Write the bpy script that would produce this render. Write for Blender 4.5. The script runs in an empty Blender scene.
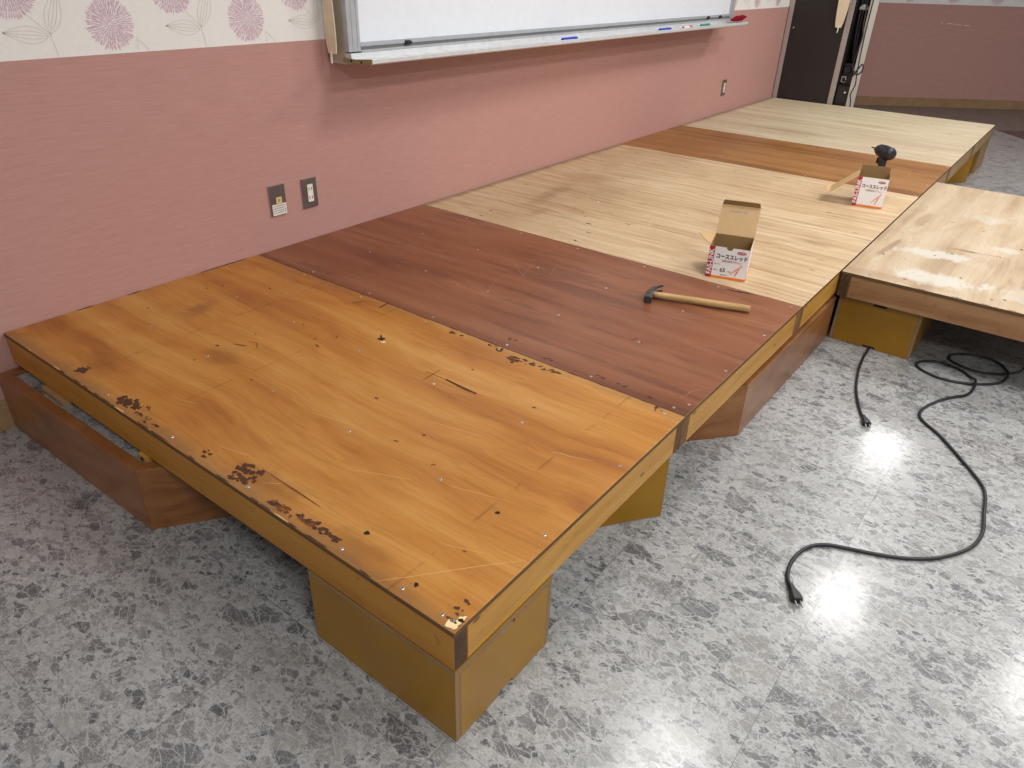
import bpy, bmesh, math, random
from mathutils import Vector, Matrix
random.seed(7)
S = bpy.context.scene
COL = S.collection
PI = math.pi
H = 0.3037                      # stage top height
# ------------------------------------------------------------------ node helpers
def lin(r, g, b):
    def f(c):
        c /= 255.0
        return c / 12.92 if c <= 0.04045 else ((c + 0.055) / 1.055) ** 2.4
    return (f(r), f(g), f(b), 1.0)

ALB = {'breccia_vinyl': .57, 'far_floor_reflection': .62, 'pink_weave_wallpaper': .78, 'orange_varnished_plywood': .76, 'red_brown_plywood': .76, 'pale_plywood_a': .84, 'pale_plywood_b': .86,
       'pale_plywood_c': .82, 'pale_plywood_d': .84, 'orange_brown_plywood': .76, 'paint_smeared_plywood': .69, 'golden_pine_x': .76, 'golden_pine_y': .68, 'brown_pine': .72, 'pale_pine': .76,
       'dark_end_grain': .75, 'grimy_end_grain': .75, 'weathered_ply_edge': .75, 'box_ply_edge': .8, 'ochre_film': .70, 'brown_varnish': .78, 'flaked_dark_veneer': .7, 'flaked_red_veneer': .75,
       'pale_scratch': .78, 'pale_scratch_red': .75, 'charcoal_laminate': .7, 'baseboard_wood': .72, 'kraft_board': .86, 'kraft_inside': .8, 'black_cable_rubber': .75, 'black_plastic': .75,
       'hammer_handle_wood': .82, 'dark_navy_plastic': .75, 'cream_board': .8, 'cabinet_frame': .85, 'beige_steel': .85, 'dark_brown_wedge': .6}   # reflectance trims
class NT:
    def __init__(s, name):
        s.m = bpy.data.materials.new(name); s.m.use_nodes = True
        s.t = s.m.node_tree; s.t.nodes.clear()
        s.out = s.n('ShaderNodeOutputMaterial')
        s.b = s.n('ShaderNodeBsdfPrincipled')
        s.t.links.new(s.b.outputs[0], s.out.inputs[0])
    def n(s, k, **kw):
        o = s.t.nodes.new(k)
        for a, v in kw.items(): setattr(o, a, v)
        return o
    def put(s, sock, v):
        if isinstance(v, bpy.types.NodeSocket): s.t.links.new(v, sock)
        elif v is not None: sock.default_value = v
    def coord(s, k='Object'): return s.n('ShaderNodeTexCoord').outputs[k]
    def map(s, v, scale=(1, 1, 1), loc=(0, 0, 0), rot=(0, 0, 0)):
        o = s.n('ShaderNodeMapping'); s.put(o.inputs[0], v)
        o.inputs['Location'].default_value = loc; o.inputs['Rotation'].default_value = rot
        o.inputs['Scale'].default_value = scale
        return o.outputs[0]
    def noise(s, v, scale=5, detail=4, rough=.5, dist=0, color=False):
        o = s.n('ShaderNodeTexNoise'); s.put(o.inputs['Vector'], v)
        o.inputs['Scale'].default_value = scale; o.inputs['Detail'].default_value = detail
        o.inputs['Roughness'].default_value = rough; o.inputs['Distortion'].default_value = dist
        return o.outputs['Color' if color else 'Fac']
    def voro(s, v, scale, feature='F1', out='Color', rnd=1):
        o = s.n('ShaderNodeTexVoronoi', feature=feature); s.put(o.inputs['Vector'], v)
        o.inputs['Scale'].default_value = scale; o.inputs['Randomness'].default_value = rnd
        return o.outputs[out]
    def math(s, op, a, b=None, c=None, clamp=False):
        o = s.n('ShaderNodeMath', operation=op, use_clamp=clamp)
        s.put(o.inputs[0], a)
        if b is not None: s.put(o.inputs[1], b)
        if c is not None: s.put(o.inputs[2], c)
        return o.outputs[0]
    def vmath(s, op, a, b=None, sc=None):
        o = s.n('ShaderNodeVectorMath', operation=op); s.put(o.inputs[0], a)
        if b is not None: s.put(o.inputs[1], b)
        if sc is not None: s.put(o.inputs['Scale'], sc)
        return o.outputs[0]
    def mix(s, f, a, b, mode='MIX'):
        o = s.n('ShaderNodeMix', data_type='RGBA', blend_type=mode)
        s.put(o.inputs[0], f); s.put(o.inputs[6], a); s.put(o.inputs[7], b)
        return o.outputs[2]
    def ramp(s, f, stops, interp='LINEAR'):
        o = s.n('ShaderNodeValToRGB'); s.put(o.inputs[0], f)
        cr = o.color_ramp; cr.interpolation = interp
        while len(cr.elements) < len(stops): cr.elements.new(.5)
        for e, (p, c) in zip(cr.elements, stops):
            e.position = p; e.color = c if len(c) == 4 else (*c, 1)
        return o.outputs[0]
    def step(s, v, a, b):       # smooth 0..1 from a to b
        o = s.n('ShaderNodeMapRange', interpolation_type='SMOOTHSTEP'); s.put(o.inputs[0], v)
        o.inputs[1].default_value = a; o.inputs[2].default_value = b
        o.inputs[3].default_value = 0; o.inputs[4].default_value = 1
        return o.outputs[0]
    def xyz(s, v):
        o = s.n('ShaderNodeSeparateXYZ'); s.put(o.inputs[0], v); return o.outputs
    def comb(s, x, y, z):
        o = s.n('ShaderNodeCombineXYZ')
        for i, a in enumerate((x, y, z)): s.put(o.inputs[i], a)
        return o.outputs[0]
    def bump(s, h, strength=.2, dist=.002):
        o = s.n('ShaderNodeBump'); s.put(o.inputs['Height'], h)
        o.inputs['Strength'].default_value = strength; o.inputs['Distance'].default_value = dist
        s.put(s.b.inputs['Normal'], o.outputs[0])
    def fin(s, color, rough=.5, metal=0, spec=.5, coat=0, coatr=.1):
        k = ALB.get(s.m.name, 1)
        if k != 1: color = s.mix(1.0, color, (k, k, k, 1), 'MULTIPLY')
        s.put(s.b.inputs['Base Color'], color); s.put(s.b.inputs['Roughness'], rough)
        s.put(s.b.inputs['Metallic'], metal); s.put(s.b.inputs['Specular IOR Level'], spec)
        s.put(s.b.inputs['Coat Weight'], coat); s.put(s.b.inputs['Coat Roughness'], coatr)
        return s.m

def plain(name, c, rough=.5, metal=0, spec=.5, var=.06, scale=30):
    t = NT(name); n = t.noise(t.coord(), scale, 3)
    d = tuple(x * (1 - var) for x in c[:3]) + (1,); l = tuple(min(1, x * (1 + var)) for x in c[:3]) + (1,)
    return t.fin(t.ramp(n, [(.3, d), (.7, l)]), rough, metal, spec)

def wood(name, stops, axis='y', off=(0, 0, 0), grain=9, fine=.25, rough=.42, spec=.4, figure=0.0, tone=.3, extra=None,
         stretch=.07):
    t = NT(name); v0 = t.coord(); v = t.vmath('ADD', v0, off)
    g = {'x': (stretch, 1, 1), 'y': (1, stretch, 1), 'z': (1, 1, stretch)}[axis]
    w = t.noise(v, 1.7, 3, color=True)
    w = t.vmath('SCALE', t.vmath('SUBTRACT', w, (.5, .5, .5)), sc=.10)
    vv = t.map(t.vmath('ADD', v, w), g)
    a = t.noise(vv, grain, 6, .6, .3)
    if figure:
        f = t.noise(t.map(t.vmath('ADD', v, t.vmath('SCALE', w, sc=2.5)), tuple(.35 if q < 1 else 1 for q in g)), 2.4, 2, .4, .5)
        f = t.math('PINGPONG', t.math('MULTIPLY', f, 16), 1)
        a = t.math('ADD', t.math('MULTIPLY', a, 1 - figure), t.math('MULTIPLY', f, figure))
    b = t.noise(v, 2.2, 3, .55)
    a = t.math('ADD', a, t.math('MULTIPLY', t.math('SUBTRACT', b, .5), tone))
    c = t.ramp(a, stops)
    fs = t.noise(t.map(vv, tuple(.25 if q < 1 else 1 for q in g)), grain * 16, 3, .6)
    c = t.mix(fine, c, t.ramp(fs, [(.3, (.42, .38, .34)), (.55, (1, 1, 1))]), 'MULTIPLY')
    if extra: c = extra(t, v0, c)
    t.bump(fs, .06, .001)
    r = t.math('ADD', rough - .06, t.math('MULTIPLY', b, .14))
    return t.fin(c, r, 0, spec)

def ell(t, v, cx, cy, rx, ry, rot=0):       # 1 inside an ellipse, soft edge
    m = t.map(t.vmath('SUBTRACT', v, (cx, cy, 0)), (1, 1, 0), rot=(0, 0, -rot))
    m = t.map(m, (1 / rx, 1 / ry, 0))
    o = t.n('ShaderNodeVectorMath', operation='LENGTH'); t.put(o.inputs[0], m)
    return t.math('SUBTRACT', 1, o.outputs['Value'])

# ------------------------------------------------------------------ mesh builder
class MB:
    def __init__(s): s.v = []; s.f = []; s.mi = []
    def add(s, vs, fs, m=0):
        k = len(s.v); s.v += [tuple(p) for p in vs]
        for i, f in enumerate(fs):
            s.f.append([k + j for j in f]); s.mi.append(m[i] if isinstance(m, (list, tuple)) else m)
        return s
    def box(s, x0, x1, y0, y1, z0, z1, m=0, M=None):
        # faces: bottom, top, -y, +x, +y, -x
        vs = [(x0, y0, z0), (x1, y0, z0), (x1, y1, z0), (x0, y1, z0), (x0, y0, z1), (x1, y0, z1), (x1, y1, z1), (x0, y1, z1)]
        if M is not None: vs = [M @ Vector(p) for p in vs]
        return s.add(vs, [(0, 3, 2, 1), (4, 5, 6, 7), (0, 1, 5, 4), (1, 2, 6, 5), (2, 3, 7, 6), (3, 0, 4, 7)], m)
    def prism(s, poly, z0, z1, mt=0, ms=None, M=None):
        n = len(poly); ms = mt if ms is None else ms
        vs = [(x, y, z0) for x, y in poly] + [(x, y, z1) for x, y in poly]
        if M is not None: vs = [M @ Vector(p) for p in vs]
        fs = [tuple(range(n - 1, -1, -1)), tuple(range(n, 2 * n))] + [(i, (i + 1) % n, n + (i + 1) % n, n + i) for i in range(n)]
        return s.add(vs, fs, [mt, mt] + [ms] * n)
    def tube(s, path, rad, n=10, m=0, caps=True):
        P = [Vector(p) for p in path]; rs = rad if isinstance(rad, (list, tuple)) else [rad] * len(P)
        k = len(s.v); up = None; rings = []
        for i, p in enumerate(P):
            d = (P[min(i + 1, len(P) - 1)] - P[max(i - 1, 0)]).normalized()
            if up is None:
                up = Vector((0, 0, 1)) if abs(d.z) < .9 else Vector((1, 0, 0))
            a = (up - d * up.dot(d)).normalized(); up = a; b = d.cross(a)
            rings.append([p + (a * math.cos(2 * PI * j / n) + b * math.sin(2 * PI * j / n)) * rs[i] for j in range(n)])
        vs = [q for r in rings for q in r]; fs = []
        for i in range(len(P) - 1):
            for j in range(n):
                fs.append((i * n + j, i * n + (j + 1) % n, (i + 1) * n + (j + 1) % n, (i + 1) * n + j))
        if caps:
            fs.append(tuple(range(n - 1, -1, -1))); fs.append(tuple((len(P) - 1) * n + j for j in range(n)))
        return s.add(vs, fs, m)
    def loft(s, rings, m=0, caps=True):
        n = len(rings[0]); vs = [q for r in rings for q in r]; fs = []
        for i in range(len(rings) - 1):
            for j in range(n):
                fs.append((i * n + j, i * n + (j + 1) % n, (i + 1) * n + (j + 1) % n, (i + 1) * n + j))
        if caps:
            fs.append(tuple(range(n - 1, -1, -1))); fs.append(tuple((len(rings) - 1) * n + j for j in range(n)))
        return s.add(vs, fs, m)
    def poly(s, pts, m=0): return s.add(pts, [tuple(range(len(pts)))], m)
    def ribbon(s, pts, w, m=0, nrm=(0, 0, 1), taper=True):
        P = [Vector(p) for p in pts]; N = Vector(nrm); k = len(P); L = []; Rr = []
        for i, p in enumerate(P):
            d = (P[min(i + 1, k - 1)] - P[max(i - 1, 0)]).normalized(); q = N.cross(d).normalized()
            ww = w / 2 * (math.sin(PI * (i + .35) / (k - .3)) ** .5 if taper else 1)
            L.append(p + q * ww); Rr.append(p - q * ww)
        return s.add(L + Rr, [(k + i, k + i + 1, i + 1, i) for i in range(k - 1)], m)
    def blob(s, cx, cy, z, rx, ry, rot, m=0, n=22, rag=.35):
        H5 = [(k, random.uniform(-1, 1) / k ** .7, random.random() * 6.3) for k in (2, 3, 4, 5, 7, 9)]; pts = []
        for i in range(n):
            a = 2 * PI * i / n
            r = max(.25, 1 + rag * .75 * sum(q * math.sin(k * a + f) for k, q, f in H5))
            x, y = rx * r * math.cos(a), ry * r * math.sin(a)
            pts.append((cx + x * math.cos(rot) - y * math.sin(rot), cy + x * math.sin(rot) + y * math.cos(rot), z + 6e-6 * (len(s.f) % 60)))
        return s.poly(pts, m)
    def build(s, name, mats, parent=None, bevel=0, seg=2, smooth=False, loc=None, rot=None):
        me = bpy.data.meshes.new(name); me.from_pydata(s.v, [], s.f)
        for m in (mats if isinstance(mats, (list, tuple)) else [mats]): me.materials.append(m)
        for p, i in zip(me.polygons, s.mi): p.material_index = i; p.use_smooth = smooth
        bm = bmesh.new(); bm.from_mesh(me); bmesh.ops.recalc_face_normals(bm, faces=bm.faces) if s.closed() else None
        bm.to_mesh(me); bm.free(); me.update()
        o = bpy.data.objects.new(name, me); COL.objects.link(o)
        if parent: o.parent = parent
        if loc: o.location = loc
        if rot: o.rotation_euler = rot
        if bevel:
            b = o.modifiers.new('bevel', 'BEVEL'); b.width = bevel; b.segments = seg; b.limit_method = 'ANGLE'; b.angle_limit = .7
            if smooth is False: b.harden_normals = False
        return o
    open_ = False
    def closed(s): return not s.open_

def tag(o, label=None, cat=None, group=None, kind=None):
    for k, v in (('label', label), ('category', cat), ('group', group), ('kind', kind)):
        if v: o[k] = v
    return o
def thing(name, loc, label, cat, group=None, rz=0):
    o = bpy.data.objects.new(name, None); COL.objects.link(o); o.location = loc; o.rotation_euler = (0, 0, rz)
    o.empty_display_size = .1
    return tag(o, label, cat, group)
def struct(o): o['kind'] = 'structure'; return o
def catmull(P, k=6):
    P = [Vector(p) for p in P]; Q = [P[0]] + P + [P[-1]]; out = []
    for i in range(1, len(Q) - 2):
        a, b, c, d = Q[i - 1:i + 3]
        for j in range(k):
            t = j / k
            out.append(.5 * (2 * b + (c - a) * t + (2 * a - 5 * b + 4 * c - d) * t * t + (3 * b - a - 3 * c + d) * t ** 3))
    return out + [P[-1]]
def text(s, size, font_align='LEFT', bold=0, name='lettering', sx=1):
    c = bpy.data.curves.new(name, 'FONT'); c.body = s; c.size = size; c.align_x = font_align; c.align_y = 'CENTER'
    c.offset = bold; c.resolution_u = 3
    o = bpy.data.objects.new(name, c); COL.objects.link(o)
    dg = bpy.context.evaluated_depsgraph_get(); me = bpy.data.meshes.new_from_object(o.evaluated_get(dg))
    bpy.data.objects.remove(o); bpy.data.curves.remove(c)
    return [(v.co.x * sx, v.co.y) for v in me.vertices], [tuple(p.vertices) for p in me.polygons]
def put_text(mb, s, size, M, m=0, align='LEFT', bold=0, sx=1):
    vs, fs = text(s, size, align, bold, sx=sx)
    mb.add([M @ Vector((x, y, 0)) for x, y in vs], fs, m)

# ------------------------------------------------------------------ materials
def floor_material():
    t = NT('breccia_vinyl'); v = t.coord()
    x, y, z = t.xyz(v)
    tx = t.math('DIVIDE', t.math('ADD', x, .002), .4572); ty = t.math('DIVIDE', t.math('ADD', y, 2.238), .4572)
    ix, iy = t.math('FLOOR', tx), t.math('FLOOR', ty)
    wn = t.n('ShaderNodeTexWhiteNoise', noise_dimensions='2D'); t.put(wn.inputs[0], t.comb(ix, iy, 0))
    rnd = wn.outputs['Color']; rv = wn.outputs['Value']
    fx = t.math('ABSOLUTE', t.math('SUBTRACT', t.math('FRACT', tx), .5)); fy = t.math('ABSOLUTE', t.math('SUBTRACT', t.math('FRACT', ty), .5))
    edge = t.math('MAXIMUM', fx, fy)
    p = t.vmath('ADD', t.comb(x, y, 0), t.vmath('SCALE', rnd, sc=13.0))
    # slight elongation of chips
    p = t.map(p, (1.22, .84, 1), rot=(0, 0, .5))
    wob = t.vmath('SUBTRACT', t.noise(p, 16, 4, .6, color=True), (.5, .5, .5))
    p1 = t.vmath('ADD', p, t.vmath('SCALE', wob, sc=.045))
    wob2 = t.vmath('SUBTRACT', t.noise(p, 45, 3, .6, color=True), (.5, .5, .5))
    p2 = t.vmath('ADD', p, t.vmath('SCALE', wob2, sc=.022))
    p3 = t.vmath('ADD', p, t.vmath('SCALE', wob, sc=.022))
    def ridge(vec, sc, wid, det=3):
        return t.math('SUBTRACT', 1, t.step(t.math('ABSOLUTE', t.math('SUBTRACT', t.noise(vec, sc, det, .6, .6), .5)), 0, wid))
    base = t.ramp(t.noise(p2, 75, 7, .74), [(.32, lin(136, 137, 138)), (.44, lin(186, 187, 187)), (.54, lin(222, 223, 223)), (.66, lin(186, 187, 187))])
    fine_g = [(0, lin(140, 141, 143)), (.3, lin(178, 178, 178)), (.7, lin(206, 207, 207)), (1, lin(226, 227, 227))]
    mid_g = [(0, lin(104, 106, 110)), (.2, lin(132, 133, 136)), (.45, lin(164, 165, 165)), (.7, lin(188, 188, 185)), (1, lin(212, 212, 211))]
    big_g = [(0, lin(106, 107, 112)), (.3, lin(130, 131, 134)), (.55, lin(152, 151, 150)), (.8, lin(176, 174, 169)), (1, lin(198, 198, 197))]
    def layer(pp, sc, sel, edge_a, edge_b, below, veins, amt=1, greys=None):
        col = t.voro(pp, sc); de = t.voro(pp, sc, 'DISTANCE_TO_EDGE', 'Distance')
        r, g, b = t.xyz(col)
        c = t.ramp(r, greys)
        tex = t.noise(t.map(t.vmath('ADD', pp, t.vmath('SCALE', col, sc=2)), (1, .45, 1), rot=(0, 0, .6)), sc * 5, 7, .75)
        c = t.mix(.7, c, t.ramp(tex, [(.33, (.66, .66, .67)), (.5, (1, 1, 1)), (.68, (1.22, 1.22, 1.22))]), 'MULTIPLY')
        if veins:
            vd = t.voro(t.map(t.vmath('ADD', pp, t.vmath('SCALE', col, sc=3)), (1, .25, 1), rot=(0, 0, .9)), sc * 2.6, 'DISTANCE_TO_EDGE', 'Distance')
            vm = t.math('MULTIPLY', t.math('SUBTRACT', 1, t.step(vd, .004, .02)), t.step(b, .35, .5))
            c = t.mix(t.math('MULTIPLY', vm, .7), c, lin(220, 220, 218))
        m = t.math('MULTIPLY', t.step(t.math('ADD', de, t.math('MULTIPLY', t.math('SUBTRACT', tex, .5), .12)), edge_a, edge_b), t.step(g, sel, sel + .02))
        return t.mix(t.math('MULTIPLY', m, amt), below, c)
    c = layer(p2, 115, .2, .03, .09, base, False, 1, fine_g)
    c = layer(p2, 62, .40, .06, .11, c, False, 1, mid_g)
    c = layer(p3, 31, .58, .07, .10, c, True, 1, mid_g)
    c = layer(p1, 16, .76, .06, .08, c, True, .95, big_g)
    vn = t.noise(t.vmath('ADD', p, (3, 8, 0)), 7, 3, .6)
    vl = t.voro(t.map(p3, (1, .6, 1), rot=(0, 0, .4)), 34, 'DISTANCE_TO_EDGE', 'Distance')
    c = t.mix(t.math('MULTIPLY', t.math('MULTIPLY', t.math('SUBTRACT', 1, t.step(vl, .01, .045)), t.step(vn, .42, .56)), .75), c, lin(226, 227, 227))
    vl = t.voro(t.map(p2, (.5, 1, 1), rot=(0, 0, 1.1)), 60, 'DISTANCE_TO_EDGE', 'Distance')
    c = t.mix(t.math('MULTIPLY', t.math('MULTIPLY', t.math('SUBTRACT', 1, t.step(vl, .01, .06)), t.step(vn, .56, .44)), .6), c, lin(222, 223, 223))
    c = t.mix(t.math('MULTIPLY', ridge(p2, 26, .020), .7), c, lin(226, 227, 227))
    c = t.mix(t.math('MULTIPLY', ridge(t.vmath('ADD', p2, (5, 3, 0)), 48, .022), .55), c, lin(216, 216, 214))
    c = t.mix(t.math('MULTIPLY', ridge(t.vmath('ADD', p1, (9, 1, 0)), 34, .012), .45), c, lin(98, 98, 100))
    c = t.mix(.18, c, t.ramp(rv, [(0, (.93, .93, .93)), (1, (1.04, 1.03, 1.01))]), 'MULTIPLY')
    seam = t.step(edge, .4978, .4990)
    c = t.mix(t.math('MULTIPLY', seam, .55), c, lin(70, 68, 66))
    # tiles sit a hair out of true with one another
    sm = t.noise(t.comb(x, y, 0), 9, 2)
    h = t.math('ADD', t.math('MULTIPLY', seam, -1), t.math('MULTIPLY', t.noise(p, 210, 2), .22))
    t.bump(t.math('ADD', h, t.math('MULTIPLY', sm, .3)), .10, .001)
    return t.fin(c, t.math('ADD', .22, t.math('MULTIPLY', t.noise(p, 12, 4), .16)), 0, .5, .24, .12)

def pink_wall_material():
    t = NT('pink_weave_wallpaper'); v = t.coord()
    s1 = t.noise(t.map(v, (9, 9, 210)), 1.0, 4, .6); s2 = t.noise(t.map(v, (30, 30, 560)), 1.0, 3, .6)
    a = t.math('ADD', t.math('MULTIPLY', s1, .6), t.math('MULTIPLY', s2, .4))
    c = t.ramp(a, [(.30, lin(202, 152, 142)), (.5, lin(213, 163, 153)), (.70, lin(221, 172, 162))])
    t.bump(a, .35, .002)
    return t.fin(c, .62, 0, .3)

M = {}
M['floor'] = floor_material()
M['pink'] = pink_wall_material()
M['paper'] = plain('white_wallpaper', lin(238, 236, 232), .65, 0, .3, .02, 60)
M['petal'] = plain('mauve_print', lin(218, 184, 198), .65, 0, .3, .05)
M['leafline'] = plain('beige_print', lin(214, 208, 198), .65, 0, .3, .03)
M['base'] = wood('baseboard_wood', [(.3, lin(176, 138, 98)), (.7, lin(200, 164, 122))], 'x', grain=14, rough=.45)
M['ceil'] = plain('ceiling_white', lin(235, 235, 232), .8)

# orange varnished top with wear
def orange_extra(t, v, c):
    x, y, z = t.xyz(v)     # local: x 0..0.9, y -0.9..0.9
    n = t.noise(v, 14, 5, .65)
    # greyed worn strip along the open left edge and along the joint
    e = t.math('MULTIPLY', t.math('SUBTRACT', 1, t.step(t.math('ADD', x, t.math('MULTIPLY', t.math('SUBTRACT', n, .5), .09)), .0, .055)), .7)
    c = t.mix(e, c, lin(152, 110, 66))
    e2 = t.math('MULTIPLY', t.step(t.math('ADD', x, t.math('MULTIPLY', t.math('SUBTRACT', n, .5), .10)), .855, .895), .35)
    c = t.mix(e2, c, lin(150, 112, 70))
    # dark grubby smears
    for cx, cy, rx, ry, ro, k in ((.47, .62, .10, .055, .3, .5), (.33, .28, .05, .10, 0, .35), (.06, -.3, .05, .16, 0, .5), (.10, .50, .10, .12, 0, .35), (.05, -.62, .035, .13, 0, .4)):
        m = t.math('MULTIPLY', t.step(t.math('ADD', ell(t, v, cx, cy, rx, ry, ro), t.math('MULTIPLY', t.math('SUBTRACT', n, .5), 1.4)), 0, .9), k)
        c = t.mix(m, c, lin(122, 66, 26))
    # pencil-thin joist lines pressed through the veneer
    for yy in (.485, .125, -.79):
        pass
    w = t.math('MULTIPLY', t.math('SUBTRACT', t.noise(v, 3, 2), .5), .03)
    for (axis, pos, k) in ((1, .485, .30), (1, .140, .25), (1, -.735, .3), (0, .595, .10), (0, .305, .10)):
        q = (x, y)[axis]
        d = t.math('ABSOLUTE', t.math('SUBTRACT', t.math('ADD', q, w), pos))
        m = t.math('MULTIPLY', t.math('SUBTRACT', 1, t.step(d, .0015, .005)), t.math('MULTIPLY', t.step(n, .42, .58), k * 1.2))
        c = t.mix(m, c, lin(96, 58, 24))
    # pale abrasions
    s = t.noise(t.map(v, (40, 5, 1), rot=(0, 0, .7)), 1.5, 4, .7)
    c = t.mix(t.math('MULTIPLY', t.step(s, .66, .74), .25), c, lin(226, 170, 100))
    return c
M['orange_top'] = wood('orange_varnished_plywood', [(.28, lin(168, 98, 36)), (.42, lin(199, 129, 50)), (.55, lin(214, 148, 66)), (.72, lin(227, 168, 90))],
                       'y', grain=9, fine=.30, rough=.36, figure=.06, tone=.30, extra=orange_extra, spec=.45)
def red_extra(t, v, c):
    n = t.noise(t.map(v, (1, .12, 1)), 16, 5, .65); k = t.noise(v, 2.5, 3)
    c = t.mix(t.math('MULTIPLY', t.step(t.math('ADD', n, t.math('MULTIPLY', k, .4)), .72, .86), .4), c, lin(84, 44, 34))
    x, y, z = t.xyz(v)
    e = t.math('MULTIPLY', t.math('SUBTRACT', 1, t.step(x, .0, .05)), .35)
    c = t.mix(e, c, lin(98, 52, 38))
    s = t.noise(t.map(v, (60, 6, 1), rot=(0, 0, -.6)), 1.5, 4, .7)
    return t.mix(t.math('MULTIPLY', t.step(s, .67, .74), .18), c, lin(190, 140, 120))
M['red_top'] = wood('red_brown_plywood', [(.28, lin(126, 70, 40)), (.45, lin(148, 88, 55)), (.6, lin(160, 101, 67)), (.75, lin(172, 115, 80))],
                    'y', (3, 1, 0), grain=10, fine=.26, rough=.36, tone=.35, extra=red_extra, spec=.45)
def pale_stops(): return [(.20, lin(166, 130, 94)), (.40, lin(203, 171, 132)), (.58, lin(220, 192, 154)), (.80, lin(235, 213, 180))]
def pale_dirt(ells):
    def f(t, v, c):
        n = t.noise(t.map(v, (1, .25, 1)), 9, 5, .65)
        for cx, cy, rx, ry, ro, k in ells:
            m = t.math('MULTIPLY', t.step(t.math('ADD', ell(t, v, cx, cy, rx, ry, ro), t.math('MULTIPLY', t.math('SUBTRACT', n, .5), 1.2)), 0, .9), k)
            c = t.mix(t.math('MULTIPLY', m, .6), c, lin(140, 106, 70))
        x, y, z = t.xyz(v)
        e = t.math('MULTIPLY', t.step(t.math('ADD', y, t.math('MULTIPLY', t.math('SUBTRACT', n, .5), .05)), .845, .885), .6)      # grimy strip by the wall
        c = t.mix(e, c, lin(112, 86, 58))
        sp = t.noise(t.map(v, (1, .3, 1)), 55, 2, .5)
        c = t.mix(t.math('MULTIPLY', t.step(sp, .74, .78), .55), c, lin(110, 76, 44))
        return c
    return f
M['pale_top_a'] = wood('pale_plywood_a', pale_stops(), 'y', (7, 2, 0), grain=42, fine=.36, rough=.5, tone=.45, stretch=.03,
                       extra=pale_dirt([(.55, .55, .32, .07, .15, .75), (.28, .42, .10, .05, 0, .6), (.75, .35, .12, .22, 0, .4), (.72, -.72, .06, .12, 0, .4)]))
M['pale_top_b'] = wood('pale_plywood_b', pale_stops(), 'y', (12, 5, 0), grain=36, fine=.32, rough=.5, tone=.50, stretch=.03,
                       extra=pale_dirt([(.10, .55, .12, .22, .3, .5), (.4, .65, .2, .1, 0, .3), (.05, -.6, .03, .22, 0, .5), (.80, -.2, .02, .06, 0, .8)]))
M['pale_top_c'] = wood('pale_plywood_c', [(.26, lin(190, 166, 130)), (.42, lin(216, 196, 162)), (.56, lin(228, 211, 180)), (.74, lin(238, 224, 198))], 'y', (21, 5, 0), grain=20, fine=.24, rough=.5, tone=.22, stretch=.03,
                       extra=pale_dirt([(.35, .1, .15, .3, 0, .25)]))
M['pale_top_d'] = wood('pale_plywood_d', [(.26, lin(200, 178, 140)), (.42, lin(226, 208, 172)), (.56, lin(236, 220, 188)), (.74, lin(243, 231, 206))], 'y', (31, 9, 0), grain=20, fine=.24, rough=.5, tone=.22, stretch=.03,
                       extra=pale_dirt([(.35, .72, .06, .09, 0, .4), (.3, -.7, .03, .12, .3, .5)]))
M['tan_top'] = wood('orange_brown_plywood', [(.28, lin(128, 82, 40)), (.44, lin(160, 106, 56)), (.58, lin(180, 126, 70)), (.74, lin(198, 146, 88))],
                    'y', (15, 3, 0), grain=9, fine=.2, rough=.42, tone=.3, stretch=.03)
def smear_extra(t, v, c):
    v = t.vmath('ADD', v, (0, -.45, 0))       # local: x 0..1.8, y -0.9..0 (long side along x)
    n = t.noise(t.map(v, (.6, 1.6, 1), rot=(0, 0, .2)), 14, 5, .65)
    for cx, cy, rx, ry, ro, k in ((.46, -.24, .07, .20, .15, .75), (.15, -.29, .10, .20, .1, .8), (.73, -.47, .045, .07, 0, .55), (.18, -.62, .10, .17, 0, .45), (1.18, -.35, .08, .12, 0, .35)):
        m = t.math('MULTIPLY', t.step(t.math('ADD', ell(t, v, cx, cy, rx, ry, ro), t.math('MULTIPLY', t.math('SUBTRACT', n, .5), 2.2)), .05, .55), k)
        c = t.mix(m, c, lin(236, 232, 220))
    for cx, cy, rx, ry, ro, k in ((.42, -.07, .20, .02, -.1, .6), (.60, -.33, .015, .06, 0, .8), (.95, -.1, .2, .03, -.05, .35), (.05, -.15, .05, .3, 0, .3)):
        m = t.math('MULTIPLY', t.step(t.math('ADD', ell(t, v, cx, cy, rx, ry, ro), t.math('MULTIPLY', t.math('SUBTRACT', n, .5), 1.2)), 0, .5), k)
        c = t.mix(m, c, lin(160, 116, 76))
    sp = t.noise(v, 60, 2, .5)
    return t.mix(t.math('MULTIPLY', t.step(sp, .72, .77), .5), c, lin(120, 84, 52))
M['smear_top'] = wood('paint_smeared_plywood', [(.26, lin(186, 156, 122)), (.42, lin(210, 182, 146)), (.56, lin(222, 198, 164)), (.74, lin(234, 214, 184))],
                      'x', (41, 9, 0), grain=10, fine=.22, rough=.52, tone=.4, figure=.12, extra=smear_extra)
def knots(t, v, c):
    d = t.voro(t.map(v, (1, 1, 2.4)), 5.0, 'F1', 'Distance')
    c = t.mix(t.math('MULTIPLY', t.math('SUBTRACT', 1, t.step(d, .035, .075)), .8), c, lin(88, 50, 20))
    n = t.noise(v, 30, 4)
    return t.mix(t.math('MULTIPLY', t.step(n, .62, .72), .3), c, lin(110, 78, 42))
gold = [(.28, lin(178, 120, 42)), (.45, lin(204, 146, 60)), (.6, lin(217, 162, 76)), (.76, lin(226, 176, 92))]
M['gold_x'] = wood('golden_pine_x', gold, 'x', (1, 0, 0), grain=14, fine=.2, rough=.45, extra=knots, stretch=.05)
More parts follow.
